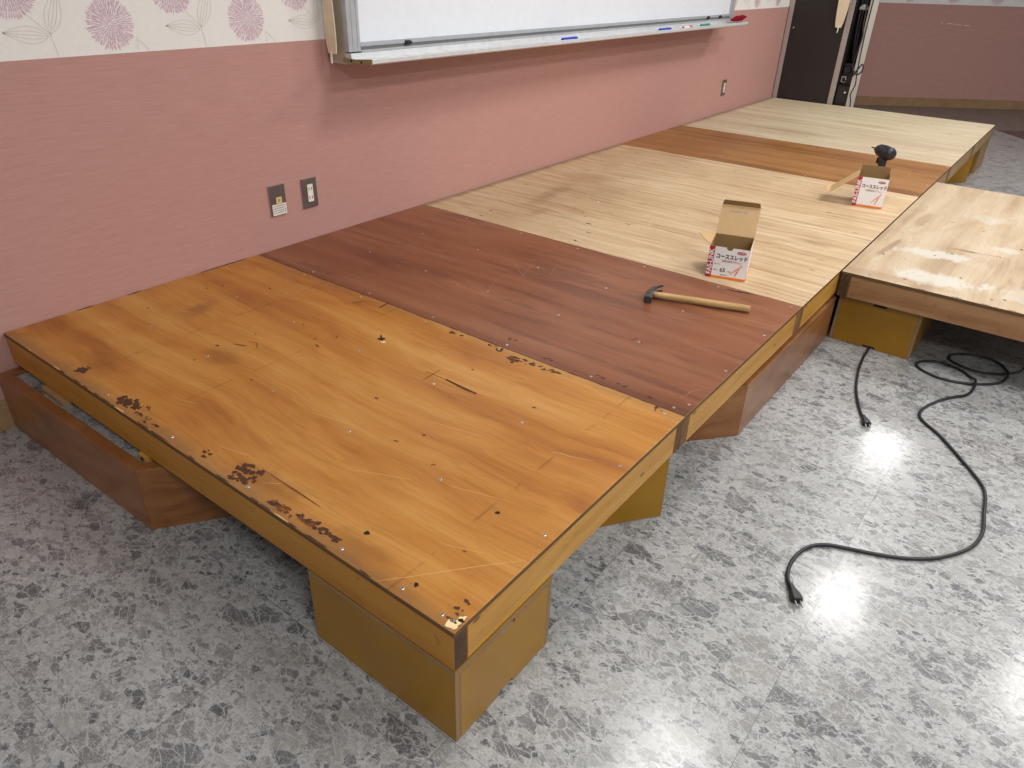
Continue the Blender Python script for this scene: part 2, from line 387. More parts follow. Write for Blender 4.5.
M['gold_y'] = wood('golden_pine_y', [(p, (c[0] * .98, c[1] * .84, c[2] * .5, 1)) for p, c in gold], 'y', (5, 0, 0), grain=14, fine=.2, rough=.45, extra=knots, stretch=.05)
brown = [(.28, lin(140, 96, 58)), (.45, lin(164, 118, 76)), (.6, lin(182, 138, 94)), (.76, lin(194, 152, 108))]
M['rail_y'] = wood('brown_pine', brown, 'y', (8, 1, 0), grain=14, fine=.22, rough=.5, extra=knots, stretch=.05)
M['rail_x'] = wood('pale_pine', [(.28, lin(170, 132, 84)), (.5, lin(192, 154, 104)), (.76, lin(208, 172, 122))], 'x', (9, 1, 0), grain=14, fine=.2, rough=.5, extra=knots, stretch=.05)
M['endgrain'] = wood('dark_end_grain', [(.3, lin(104, 72, 40)), (.5, lin(136, 98, 56)), (.7, lin(160, 120, 72))], 'z', (4, 0, 0), grain=20, fine=.3, rough=.6, stretch=.4)
M['endgrain_dark'] = wood('grimy_end_grain', [(.3, lin(64, 44, 28)), (.5, lin(98, 68, 40)), (.7, lin(124, 88, 52))], 'z', (4, 0, 0), grain=20, fine=.3, rough=.6, stretch=.4)
def ply_edge(name, a, b):
    t = NT(name); v = t.coord(); x, y, z = t.xyz(v)
    s = t.math('PINGPONG', t.math('MULTIPLY', z, 420), 1)
    n = t.noise(t.map(v, (1, 1, .2)), 18, 4, .6)
    c = t.mix(t.math('ADD', t.math('MULTIPLY', s, .55), t.math('MULTIPLY', n, .45)), a, b)
    return t.fin(c, .65, 0, .3)
M['ply_dark'] = ply_edge('weathered_ply_edge', lin(48, 34, 20), lin(150, 112, 66))
M['ply_box'] = ply_edge('box_ply_edge', lin(112, 84, 52), lin(184, 152, 112))
def film():
    t = NT('ochre_film'); v = t.coord()
    n = t.noise(v, 5, 4, .6); k = t.noise(v, 60, 3, .6)
    c = t.ramp(n, [(.3, lin(164, 114, 2)), (.7, lin(182, 131, 5))])
    c = t.mix(t.math('MULTIPLY', t.step(k, .7, .78), .35), c, lin(84, 62, 20))
    return t.fin(c, t.math('ADD', .24, t.math('MULTIPLY', n, .2)), 0, .5)
M['film'] = film()
M['brown_base'] = wood('brown_varnish', [(.28, lin(124, 76, 38)), (.45, lin(146, 93, 50)), (.6, lin(160, 107, 62)), (.76, lin(172, 120, 72))], 'z', (2, 8, 0), grain=6, fine=.18, rough=.3, tone=.4, stretch=4.0, spec=.5)
M['screw'] = plain('screw_steel', lin(205, 207, 208), .3, .9)
M['dark'] = plain('dark_hole', lin(26, 18, 12), .8)
M['flake'] = plain('flaked_dark_veneer', lin(96, 62, 44), .7, 0, .3, .3, 60)
M['flake_red'] = plain('flaked_red_veneer', lin(138, 78, 42), .7, 0, .3, .3, 60)
M['scratch'] = plain('pale_scratch', lin(236, 190, 124), .6)
M['scratch_red'] = plain('pale_scratch_red', lin(190, 136, 112), .6)
M['chip'] = plain('pale_chip', lin(240, 214, 160), .6)
M['alu'] = plain('brushed_aluminium', lin(186, 188, 192), .4, .3)
M['alu_w'] = plain('satin_aluminium', lin(222, 224, 226), .4, .35)
M['board'] = plain('whiteboard_enamel', lin(236, 240, 246), .22, 0, .5, .015)
M['beige'] = plain('beige_steel', lin(200, 192, 172), .5)
M['olive'] = plain('olive_end_cap', lin(146, 134, 92), .5)
M['groove'] = plain('shadow_gap_rubber', lin(112, 114, 112), .6)
M['black'] = plain('black_plastic', lin(30, 29, 32), .4)
M['cable'] = plain('black_cable_rubber', lin(36, 32, 40), .45)
M['strap'] = plain('cream_cloth', lin(232, 214, 186), .8)
M['cordw'] = plain('white_cord', lin(235, 235, 230), .7)
M['door'] = plain('charcoal_laminate', lin(54, 49, 48), .45, 0, .4, .05)
M['mauve_alu'] = plain('cabinet_frame', lin(188, 176, 172), .45, .2)
M['cream'] = plain('cream_board', lin(232, 222, 210), .55)
M['inside'] = plain('cabinet_inside', lin(18, 17, 17), .7)
M['plate'] = plain('switch_plate_bronze', lin(112, 102, 98), .4, .5)
M['plate_rim'] = plain('switch_plate_rim', lin(168, 162, 158), .35, .6)
M['ivory'] = plain('ivory_plastic', lin(238, 232, 218), .4)
M['amber'] = plain('beige_key', lin(222, 190, 132), .4)
M['sticker'] = plain('white_sticker', lin(228, 224, 214), .6)
M['ink'] = plain('black_ink', lin(32, 28, 30), .6)
M['grey_ink'] = plain('grey_ink', lin(140, 136, 132), .6)
M['kraft'] = plain('kraft_board', lin(206, 172, 126), .75, 0, .2, .04)
M['kraft_in'] = plain('kraft_inside', lin(166, 134, 90), .8, 0, .2, .04)
M['carton'] = plain('white_carton', lin(238, 236, 238), .5, 0, .4, .01)
M['crimson'] = plain('crimson_print', lin(176, 26, 58), .5)
M['orange'] = plain('orange_print', lin(240, 130, 20), .5)
M['salmon'] = plain('salmon_print', lin(238, 140, 100), .5)
M['steel'] = plain('forged_steel', lin(86, 84, 84), .42, .7, .5, .2, 90)
M['handle'] = wood('hammer_handle_wood', [(.28, lin(150, 112, 62)), (.5, lin(196, 156, 98)), (.76, lin(222, 188, 132))], 'x', (2, 2, 2), grain=60, fine=.3, rough=.5, stretch=.06)
M['blue'] = plain('blue_plastic', lin(20, 60, 190), .35)
M['red'] = plain('dark_red_cloth', lin(132, 10, 32), .9, 0, .2, .3, 200)
M['green'] = plain('green_plastic', lin(60, 140, 120), .4)
M['pinkred'] = plain('red_plastic', lin(215, 90, 100), .4)
M['whitep'] = plain('white_plastic', lin(240, 240, 240), .4)
M['navy'] = plain('dark_navy_plastic', lin(38, 38, 48), .38)

# ------------------------------------------------------------------ room
DW = Vector((1.04, -1.40, 0)).normalized()                 # direction of the angled far wall
PW = Vector((8.615, 0, 0))
def wall_print(mb, org, ux, x0, x1, z0, nrm, skip=None, off=.0006):
    """Printed dahlias and line-drawn leaves on the wallpaper above z0 (petal material 2, line material 3)."""
    N = Vector(nrm); U = Vector(ux)
    def P(x, z): return Vector(org) + U * x + Vector((0, 0, z)) + N * off
    def flower(cx, cz, R):
        for ring, (r0, r1, n) in enumerate(((.03, .26, 14), (.20, .44, 26), (.36, .60, 40), (.52, .78, 54), (.70, .99, 66))):
            for i in range(n):
                a = 2 * PI * (i + .5 * (ring % 2)) / n + random.uniform(-.03, .03)
                b0, b1 = r0 * R, r1 * R * random.uniform(.94, 1.05); w = 2 * PI * (r0 + r1) / 2 * R / n * .36
                ca, sa = math.cos(a), math.sin(a); mid = (b0 * .35 + b1 * .65)
                q = [(b0, 0), (mid, -w), (b1 * .97, -w * .5), (b1, 0), (b1 * .97, w * .5), (mid, w)]
                mb.poly([P(cx + r * ca - s * sa, cz + r * sa + s * ca) for r, s in q], 2)
    def leaf(cx, cz, L, W, a):
        ca, sa = math.cos(a), math.sin(a)
        for k in (-1, -.5, 0, .5, 1):
            pts = []
            for i in range(9):
                u = i / 8; r = L * u; s = k * W * math.sin(PI * u ** .8) * (1 if abs(k) == 1 else .9)
                pts.append(P(cx + r * ca - s * sa, cz + r * sa + s * ca))
            mb.ribbon(pts[0 if abs(k) != .5 else 1:], .0016, 3, nrm, False)
    k = math.floor(x0 / .465) - 1
    while k * .465 < x1 + .5:
        b = .53 + .465 * k
        for row in range(3):
            zz = z0 + .08 + row * .42
            for fx, fz in ((b, zz), (b - .255, zz + .09), (b - .06, zz + .25)):
                if x0 + .075 < fx < x1 - .075: flower(fx, fz, .072)
            if x0 + .12 < b - .30 and b - .06 < x1:
                leaf(b - .178, zz - .025, .115, .022, PI - .12); leaf(b - .172, zz - .02, .12, .022, 1.2)
                mb.ribbon([P(b - .165, zz - .078), P(b - .17, zz - .04), P(b - .172, zz - .02)], .0016, 3, nrm, False)
                mb.ribbon([P(b - .172, zz - .02), P(b - .22, zz + .03)], .0016, 3, nrm, False)
                mb.ribbon([P(b - .4 + .47, zz - .075), P(b - .4 + .47, zz - .04), P(b - .385 + .47, zz - .055), P(b - .365 + .47, zz - .078)], .0016, 3, nrm, False)
        k += 1
SEAM = 1.036
mb = MB(); mb.open_ = True
mb.poly([(-1.6, 0, 0), (8.615, 0, 0), (8.615, 0, SEAM), (-1.6, 0, SEAM)], 0)
mb.poly([(-1.6, 0, SEAM), (8.615, 0, SEAM), (8.615, 0, 2.6), (-1.6, 0, 2.6)], 1)
wall_print(mb, (0, 0, 0), (1, 0, 0), -.5, 1.45, SEAM, (0, -1, 0))
wall_print(mb, (0, 0, 0), (1, 0, 0), 4.95, 6.42, SEAM, (0, -1, 0))
struct(mb.build('wall_back', [M['pink'], M['paper'], M['petal'], M['leafline']]))
NW = Vector((-DW.y * -1, 0, 0))
nw = Vector((DW.y, -DW.x, 0)).normalized()                 # faces the room
mb = MB(); mb.open_ = True
e = PW + DW * 4.5
mb.poly([(PW.x, PW.y, 0), (e.x, e.y, 0), (e.x, e.y, SEAM), (PW.x, PW.y, SEAM)], 0)
mb.poly([(PW.x, PW.y, SEAM), (e.x, e.y, SEAM), (e.x, e.y, 2.6), (PW.x, PW.y, 2.6)], 1)
wall_print(mb, PW, DW, .05, 4.4, SEAM, nw, off=.002)
for i, s in enumerate((0, .07, .10, .16, .19, .25, .29)):  # pale scuffs on the pink part
    p = PW + DW * (.93 + s) + nw * .002
    mb.ribbon([p + Vector((0, 0, .86 - .012 * i * .3)), p + DW * (.02 + .012 * (i % 3)) + Vector((0, 0, .858 - .0036 * i))], .006, 1, nw, True)
struct(mb.build('wall_far', [M['pink'], M['paper'], M['petal'], M['leafline']]))
mb = MB(); mb.box(-1.6, 8.6, -.010, -.0005, 0, .097, 0); struct(mb.build('baseboard_back', M['base'], bevel=.002))
mb = MB(); a, b = PW + DW * .02, e
mb.prism([(p.x, p.y) for p in (a + nw * .001, b + nw * .001, b + nw * .012, a + nw * .012)], 0, .095, 0); struct(mb.build('baseboard_far', M['base']))
mb = MB(); mb.open_ = True; mb.poly([(-3, -6, 0), (12.5, -6, 0), (12.5, .2, 0), (-3, .2, 0)], 0)
struct(mb.build('floor', M['floor']))
mb = MB(); mb.open_ = True; mb.poly([(-3, -6, 2.62), (-3, .2, 2.62), (12.5, .2, 2.62), (12.5, -6, 2.62)], 0)
struct(mb.build('ceiling', M['ceil']))
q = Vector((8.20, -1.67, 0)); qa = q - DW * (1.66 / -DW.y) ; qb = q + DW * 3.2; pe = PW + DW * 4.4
t = NT('far_floor_reflection'); v = t.coord(); n1 = t.noise(t.map(v, (1, 1, 1), rot=(0, 0, .9)), 14, 6, .7)
M['far_floor_reflection'] = t.fin(t.ramp(n1, [(.35, lin(118, 106, 102)), (.5, lin(146, 134, 128)), (.66, lin(172, 160, 154))]), .35, 0, .4)  # brown cast of the reflected pink wall is put into this floor colour
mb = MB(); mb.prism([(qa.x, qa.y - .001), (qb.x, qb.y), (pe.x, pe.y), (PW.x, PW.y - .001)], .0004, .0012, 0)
o = struct(mb.build('floor_reflection', M['far_floor_reflection']))
M['dark_wedge'] = plain('dark_brown_wedge', lin(92, 76, 72), .3)
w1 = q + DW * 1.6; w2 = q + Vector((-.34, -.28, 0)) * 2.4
mb = MB(); mb.prism([(q.x, q.y), (w2.x, w2.y), (w1.x, w1.y)], .0003, .0010, 0)  # thin dark brown wedge laid over the far floor
struct(mb.build('floor_wedge', M['dark_wedge']))

# ------------------------------------------------------------------ stage decks
screw_mesh = None
def screw(parent, x, y, z, dark=False):
    global screw_mesh
    if screw_mesh is None:
        mb = MB(); n = 12; r0 = .0042
        mb.add([(r0 * math.cos(2 * PI * i / n), r0 * math.sin(2 * PI * i / n), 0) for i in range(n)] +
               [(r0 * .8 * math.cos(2 * PI * i / n), r0 * .8 * math.sin(2 * PI * i / n), .0009) for i in range(n)],
               [(i, (i + 1) % n, n + (i + 1) % n, n + i) for i in range(n)] + [tuple(range(n, 2 * n))] + [tuple(range(n - 1, -1, -1))], 0)
        for M2 in (Matrix.Identity(4), Matrix.Rotation(PI / 2, 4, 'Z')):
            mb.box(-.0022, .0022, -.0005, .0005, .0009, .00095, 1, M2)
        o = mb.build('screw', [M['screw'], M['dark']], parent); screw_mesh = o.data
    else:
        o = bpy.data.objects.new('screw', screw_mesh); COL.objects.link(o); o.parent = parent
    o.location = (x, y, z + .0002); o.rotation_euler = (0, 0, random.random() * 3)

def deck(x0, x1, y0, y1, label, top, railx, raily, screws=(), marks=None, group='stage decks', zt=H, gap=.0015, endgrain='endgrain', long_axis='y'):
    """A stage deck: plywood sheet on a frame of planks. Local origin at the frame's underside, left front..mid."""
    cy = (y0 + y1) / 2
    t = thing('stage_deck', (x0, cy, zt - .1), label, 'stage deck', group)
    L, W = x1 - x0 - gap, (y1 - y0) / 2
    mb = MB(); mb.box(0, L, -W, W, .088, .1, [1, 0, 1, 1, 1, 1])
    if marks: marks(mb, x0, cy)
    mats = [top, M['ply_dark'], M['flake'], M['flake_red'], M['scratch'], M['scratch_red'], M['chip'], M['dark']]
    mb.build('plywood_top', mats, t, bevel=.0012)
    th = .038; e = .0012
    if long_axis == 'y':       # long rails run the full depth, their end grain shows on the front
        for a in (0, L - th):
            MB().box(a + e, a + th - e, -W + e, W - e, 0, .0875, [0, 0, 1, 0, 1, 0]).build('side_rail', [raily, M[endgrain]], t, bevel=.0015)
        for a in (-W, W - th):
            MB().box(th + .001, L - th - .001, a + e + .001, a + th - e, .001, .0875, 0).build('end_rail', railx, t, bevel=.0015)
        for k in (1, 2):
            MB().box(L * k / 3 - .018, L * k / 3 + .018, -W + th + .001, W - th - .001, .002, .0875, 0).build('joist', raily, t)
    else:                       # long rails along x, end grain shows on the near face
        for a in (-W, W - th):
            MB().box(e, L - e, a + e, a + th - e, 0, .0875, [0, 0, 0, 1, 0, 1]).build('side_rail', [railx, M[endgrain]], t, bevel=.0015)
        for a in (0, L - th):
            MB().box(a + e + .001, a + th - e, -W + th + .001, W - th - .001, .001, .0875, 0).build('end_rail', raily, t, bevel=.0015)
        for k in (1, 2, 3):
            MB().box(L * k / 4 - .018, L * k / 4 + .018, -W + th + .001, W - th - .001, .002, .0875, 0).build('joist', raily, t)
    for sx, sy in screws: screw(t, sx - x0, sy - cy, .1)
    return t

def P1_marks(mb, x0, cy):
    z = .1003
    def b(cx, wy, rx, ry, rot=0, m=2, rag=.45, n=22): mb.blob(cx - x0, wy - cy, z, rx, ry, rot, m, n, rag)
    def cluster(cx, wy, rx, ry, k, s, m=2):
        for _ in range(k):
            a = random.random() * 2 * PI; r = random.random() ** .6
            q = s * random.uniform(.35, 1.15)
            b(max(.004, cx + rx * r * math.cos(a)), wy + ry * r * math.sin(a), q, q * random.uniform(.8, 2.2), random.uniform(-.4, .4), m, .6, 14)
    cluster(.040, -.405, .014, .018, 16, .0055); cluster(.052, -.402, .012, .02, 8, .004)
    b(.032, -.648, .009, .022, .3, 2, .6, 40); b(.040, -.69, .008, .020, -.2, 2, .6, 40); cluster(.034, -.665, .018, .045, 34, .0055); cluster(.045, -.70, .012, .05, 16, .004, 3); cluster(.02, -.775, .008, .06, 14, .0042)
    cluster(.033, -1.012, .014, .022, 9, .0042)
    b(.050, -1.122, .007, .016, .3, 2, .6, 36); b(.030, -1.15, .007, .017, -.2, 2, .6, 36); b(.068, -1.165, .010, .009, .2, 2, .6, 36); cluster(.046, -1.14, .034, .05, 40, .0052)
    b(.021, -1.28, .006, .024, .1, 2, .5); cluster(.02, -1.29, .012, .05, 16, .0045, 3)
    cluster(.03, -1.41, .009, .075, 26, .0048); b(.031, -1.455, .005, .014, .1, 2, .5); b(.026, -1.38, .006, .03, .1, 3, .5)
    b(.0765, -1.265, .0025, .085, -.02, 3, .35, 30)
    b(.703, -.885, .008, .012, .4, 7, .5); mb.ribbon([(.72 - x0, -.865 - cy, z), (.703 - x0, -.885 - cy, z), (.69 - x0, -.905 - cy, z)], .006, 7)
    b(.692, -.905, .006, .008, .4, 6)
    for p, q, w in (((.856, -.714), (.905, -.708), .007), ((.825, -.617), (.867, -.639), .004), ((.60, -1.155), (.675, -1.152), .003)):
        mb.ribbon([(p[0] - x0, p[1] - cy, z), ((p[0] + q[0]) / 2 - x0, (p[1] + q[1]) / 2 - cy, z), (q[0] - x0, q[1] - cy, z)], w, 2)
    mb.ribbon([(.645 - x0, -1.20 - cy, z), (.640 - x0, -1.27 - cy, z), (.640 - x0, -1.315 - cy, z)], .010, 2)
    mb.ribbon([(.642 - x0, -1.13 - cy, z), (.645 - x0, -1.22 - cy, z)], .003, 3)
    cluster(.876, -1.035, .008, .03, 7, .005); cluster(.882, -1.19, .010, .035, 12, .0045); cluster(.862, -1.29, .02, .05, 15, .0055); cluster(.875, -1.37, .012, .05, 16, .005)
    cluster(.885, -1.72, .012, .05, 6, .004, 2)
    for _ in range(20): b(random.uniform(.05, .87), random.uniform(-1.72, -.08), random.uniform(.0015, .004), random.uniform(.003, .010), random.uniform(-.5, .5), 3, .5, 10)
    b(.081, -1.495, .006, .006, 0, 7); b(.405, -.60, .003, .02, .4, 3); mb.ribbon([(.436 - x0, -.60 - cy, z), (.445 - x0, -.625 - cy, z), (.425 - x0, -.655 - cy, z)], .003, 2)
    sc = [((.003, -1.607), (.221, -1.788)), ((.30, -1.52), (.34, -1.66)), ((.20, -1.30), (.26, -1.44)), ((.46, -1.3), (.49, -1.45)), ((.07, -1.0), (.09, -1.10)), ((.55, -1.62), (.58, -1.72)),
          ((.30, -1.05), (.33, -1.18)), ((.12, -.72), (.14, -.80)), ((.70, -.35), (.74, -.5)), ((.2, -.15), (.28, -.2)), ((.72, -1.44), (.76, -1.6)), ((.4, -.2), (.45, -.3)), ((.8, -.3), (.83, -.62)), ((.05, -1.2), (.075, -1.24)), ((.15, -1.62), (.19, -1.73))]
    for p, q in sc:
        j = [Vector((p[0] + (q[0] - p[0]) * i / 4 - x0 + random.uniform(-.002, .002), p[1] + (q[1] - p[1]) * i / 4 - cy, z)) for i in range(5)]
        mb.ribbon(j, random.uniform(.0008, .0018), 4)
    # bare corner
    b(.014, -1.783, .010, .012, .5, 6, .4); b(.03, -1.789, .012, .006, 0, 6, .5); cluster(.05, -1.77, .04, .02, 8, .005)
    for (x, y) in ((.296, -1.66), (.042, -1.67), (.03, -1.79)): b(x, y, .005, .005, 0, 7)
    for i in range(30):        # rubbed fringe along the open left edge
        y = random.uniform(-1.75, -.03)
        b(.0022, y, .0018, random.uniform(.008, .03), 0, 2 if i % 7 else 4, .5, 16)
    for i in range(16): b(.897, random.uniform(-1.75, -.05), .0018, random.uniform(.01, .03), 0, 2, .5, 16)
    for i in range(8): b(random.uniform(.03, .85), -.006, .03, .003, 0, 2, .5, 12)
def P2_marks(mb, x0, cy):
    z = .1003
    def rb(pts, w=.0016, m=5): mb.ribbon([(x - x0, y - cy, z) for x, y in catmull2(pts)], w, m)
    rb([(1.521, -.762), (1.45, -.84), (1.39, -.92)]); rb([(1.546, -.853), (1.46, -.88), (1.385, -.907)]); rb([(1.58, -.932), (1.51, -.96), (1.446, -.984)])
    rb([(1.458, -.627), (1.49, -.69), (1.511, -.75)], .0014); rb([(1.409, -.865), (1.36, -.855), (1.317, -.848), (1.22, -.89), (1.135, -.937)]); rb([(1.41, -.865), (1.43, -1.0), (1.497, -1.09), (1.62, -1.18), (1.717, -1.254)])
    rb([(1.446, -1.123), (1.49, -1.22), (1.526, -1.336)], .002); rb([(.979, -1.746), (1.0, -1.755), (1.036, -1.758), (1.093, -1.797)]); rb([(1.2, -.86), (1.17, -.9), (1.15, -.93)], .0014)
    for i in range(16):
        x, y = random.uniform(.95, 1.75), random.uniform(-1.7, -.2); a = random.uniform(-.6, .6); l = random.uniform(.03, .1)
        rb([(x, y), (x + l * math.sin(a) * .5, y - l * .5), (x + l * math.sin(a), y - l)], .0009)
    for x, y in ((1.786, -1.56), (1.796, -1.6)): mb.blob(x - x0, y - cy, z, .004, .03, .1, 7, 16, .4)
    for x, y in ((.94, -1.52), (.935, -1.60), (.92, -1.68), (.96, -1.2), (1.205, -1.491), (.93, -1.35)):
        for _ in range(3): mb.blob(x - x0 + random.uniform(-.01, .01), y - cy + random.uniform(-.02, .02), z, .003, .006, random.random(), 2, 12, .5)
    mb.ribbon([(.925 - x0, -.02 - cy, z), (.93 - x0, -.25 - cy, z), (.926 - x0, -.40 - cy, z)], .003, 5)
def catmull2(p): return [(q.x, q.y) for q in catmull([(x, y, 0) for x, y in p], 4)]
def pale_marks(seed):
    def f(mb, x0, cy):
        r = random.Random(seed); z = .1003
        for i in range(14):
            mb.blob(r.uniform(.03, .86), r.uniform(-.86, .86), z, r.uniform(.0015, .004), r.uniform(.004, .02), r.uniform(-.3, .3), 2, 12, .5)
        for i in range(8):
            x, y = r.uniform(.1, .7), r.uniform(-.8, .8); l = r.uniform(.04, .13); a = r.uniform(-1, 1.6)
            mb.ribbon([(x, y, z), (x + l * .5 * math.cos(a), y + l * .5 * math.sin(a), z), (x + l * math.cos(a), y + l * math.sin(a), z)], .0015, 3 if i % 2 else 6)
    return f

ys = [-.289, -.589, -.891, -1.191, -1.491, -1.776]
sc1 = [(x, y) for x in (.304, .606) for y in ys] + [(.02, y) for y in (-.584, -.887, -1.187, -1.491, -1.656, -1.754, -1.779)] + [(.88, y) for y in (-.3, -.6, -.9, -1.2, -1.75)] + [(.403, -.131)]
sc2 = [(x, y) for x in (1.2, 1.503) for y in (-.3, -.6, -.897, -1.198, -1.499, -1.78)] + [(1.785, y) for y in (-.3, -.607, -.893, -1.199, -1.502, -1.77)] + [(.92, y) for y in (-.3, -.6, -.897, -1.2, -1.5, -1.756)] + [(.96, -1.781)]
deck(0, .9, -1.8, -.003, 'orange varnished plywood stage deck with dark flaked patches, nearest end of the stage', M['orange_top'], M['gold_x'], M['gold_y'], sc1, P1_marks, endgrain='endgrain_dark')
deck(.9, 1.812, -1.8, -.003, 'dark red-brown plywood stage deck with scratches, under the hammer', M['red_top'], M['gold_x'], M['gold_y'], sc2, P2_marks)
def sgrid(x0, n=(.02, .31, .61, .89)): return [(x0 + a, y) for a in n for y in (-.02, -.6, -1.2, -1.78)]
deck(1.812, 2.73, -1.8, -.003, 'pale grainy plywood stage deck next to the dark red-brown one, under the nearer screw box', M['pale_top_a'], M['gold_x'], M['rail_y'], sgrid(1.812), pale_marks(1))
deck(2.73, 3.653, -1.8, -.003, 'pale plywood stage deck just before the orange-brown one, under the farther screw box', M['pale_top_b'], M['gold_x'], M['rail_y'], sgrid(2.73), pale_marks(2))
deck(3.653, 4.543, -1.8, -.003, 'orange-brown plywood stage deck lying between pale decks, under the black power driver', M['tan_top'], M['rail_x'], M['rail_y'], sgrid(3.653, (.02, .3, .6, .87)), pale_marks(3))
deck(4.543, 5.424, -1.8, -.003, 'pale plywood stage deck just beyond the orange-brown one, second from the far end', M['pale_top_c'], M['rail_x'], M['rail_y'], sgrid(4.543, (.02, .3, .6, .86)), pale_marks(4))
deck(5.424, 6.386, -1.8, -.003, 'pale plywood stage deck at the far end, in front of the dark cabinet door', M['pale_top_d'], M['rail_x'], M['rail_y'], sgrid(5.424), pale_marks(5))
def S_marks(mb, x0, cy):
    z = .1003; r = random.Random(9)
    for i in range(26): mb.blob(r.uniform(.03, 1.7), r.uniform(-.4, .42), z, r.uniform(.002, .006), r.uniform(.003, .012), r.uniform(-.5, .5), 2 if i % 2 else 3, 12, .5)
    for i in range(10): mb.ribbon([(.585 + .004 * i, .10 - .012 * i, z), (.60 + .003 * (i % 3), .10 - .012 * i - .006, z), (.61, .095 - .012 * i, z)], .003, 2)
    for i in range(9): mb.blob(.004, r.uniform(-.43, .43), z, .002, .015, 0, 2, 16, .5)
# the deck at right angles, projecting into the room: its local y 0 is the centre, materials expect y -0.9..0
t8 = deck(2.262, 4.064, -2.707, -1.8055, 'pale plywood stage deck smeared with white paint, projecting from the stage at right', M['smear_top'], M['rail_x'], M['rail_y'],
          [(2.29, -1.9), (2.29, -2.2), (2.29, -2.5), (2.86, -1.83), (3.46, -1.83), (4.03, -2.2), (2.86, -2.3), (3.46, -2.3)], S_marks, long_axis='x', endgrain='endgrain_dark')
# second material coordinate shift for the smears: done through the mapping below
for nd in M['smear_top'].node_tree.nodes: pass

# ------------------------------------------------------------------ ochre support boxes
def panel_notched(mb, L, h, notch, Mx, th=.012):
    n = notch / 2; d = .010
    pts = [(-L / 2, 0), (-n, 0), (-n, d), (n, d), (n, 0), (L / 2, 0), (L / 2, h), (n, h), (n, h - d), (-n, h - d), (-n, h), (-L / 2, h)]
    mb.prism(pts, 0, th, 0, 0, Mx)
def support_box(loc, rz, label, W=.306, D=.408, h=.2015):
    t = thing('support_box', loc, label, 'support box', 'ochre boxes under the stage', rz)
    th = .012; f = .0005; bd = .0055
    for s in (-1, 1):       # long sides
        mb = MB(); x0 = s * W / 2 - (th if s > 0 else 0)
        mb.box(x0, x0 + th, -D / 2, D / 2, .0005, h - .0125, 0)
        a = s * W / 2
        mb.box(a if s > 0 else a - f, a + f if s > 0 else a, -D / 2 + .001, D / 2 - .001, bd, h - .0125 - .001, 1)
        mb.build('long_side', [M['ply_box'], M['film']], t)
    for s in (-1, 1):       # short sides with a hand slot at top and bottom
        mb = MB(); L = W - 2 * th - .001
        R = Matrix.Translation((0, s * D / 2, .0005)) @ Matrix.Rotation(0 if s < 0 else PI, 4, 'Z') @ Matrix.Rotation(PI / 2, 4, 'X') @ Matrix.Translation((0, 0, -th))
        panel_notched(mb, L, h - .013, .049, R)
        R2 = Matrix.Translation((0, s * D / 2, .0005)) @ Matrix.Rotation(0 if s < 0 else PI, 4, 'Z') @ Matrix.Rotation(PI / 2, 4, 'X')
        n = .0245; d = .010; b2 = .004; L2 = L / 2 - .002
        pts = [(-L2, b2), (-n - .001, b2), (-n - .001, d + .002), (n + .001, d + .002), (n + .001, b2), (L2, b2), (L2, h - .013 - b2), (n + .001, h - .013 - b2), (n + .001, h - .013 - d - .002), (-n - .001, h - .013 - d - .002), (-n - .001, h - .013 - b2), (-L2, h - .013 - b2)]
        mb.prism(pts, 0, f, 1, 1, R2)
        mb.build('short_side', [M['ply_box'], M['film']], t)
    mb = MB()               # lid, notched at both short ends
    n = .0001; d = .0001
    mb.prism([(-W / 2, -D / 2), (-n, -D / 2), (-n, -D / 2 + d), (n, -D / 2 + d), (n, -D / 2), (W / 2, -D / 2), (W / 2, D / 2), (n, D / 2), (n, D / 2 - d), (-n, D / 2 - d), (-n, D / 2), (-W / 2, D / 2)], h - .012, h, 1, 0)
    mb.build('lid', [M['ply_box'], M['film']], t)
    return t
g = -1.8
support_box((.154, g + .2045, 0), 0, 'ochre plywood support box at the near front corner, under the orange deck')
# turned box: corner at (.852,-1.795), visible short side runs (-.81,.585)
ua = Vector((-.81, .585, 0)).normalized(); ub = Vector((.585, .81, 0)).normalized()
c = Vector((.852, -1.797, 0)) + ua * .204 + ub * .154
support_box(c, math.atan2(ua.y, ua.x) - PI / 2, 'ochre support box turned at an angle under the joint of orange and red-brown decks')
support_box((2.310 + .2045, -1.812 - .154, 0), -PI / 2, 'ochre support box under the near corner of the projecting deck, cord emerging below it')
c = Vector((5.625, -1.800, 0)) + ua * .204 + ub * .154
support_box(c, math.atan2(ua.y, ua.x) - PI / 2, 'ochre support box under the joint of the last two pale decks, turned at an angle')
support_box((5.965 + .2045, -1.798 + .154, 0), -PI / 2, 'ochre support box under the far front corner of the stage')

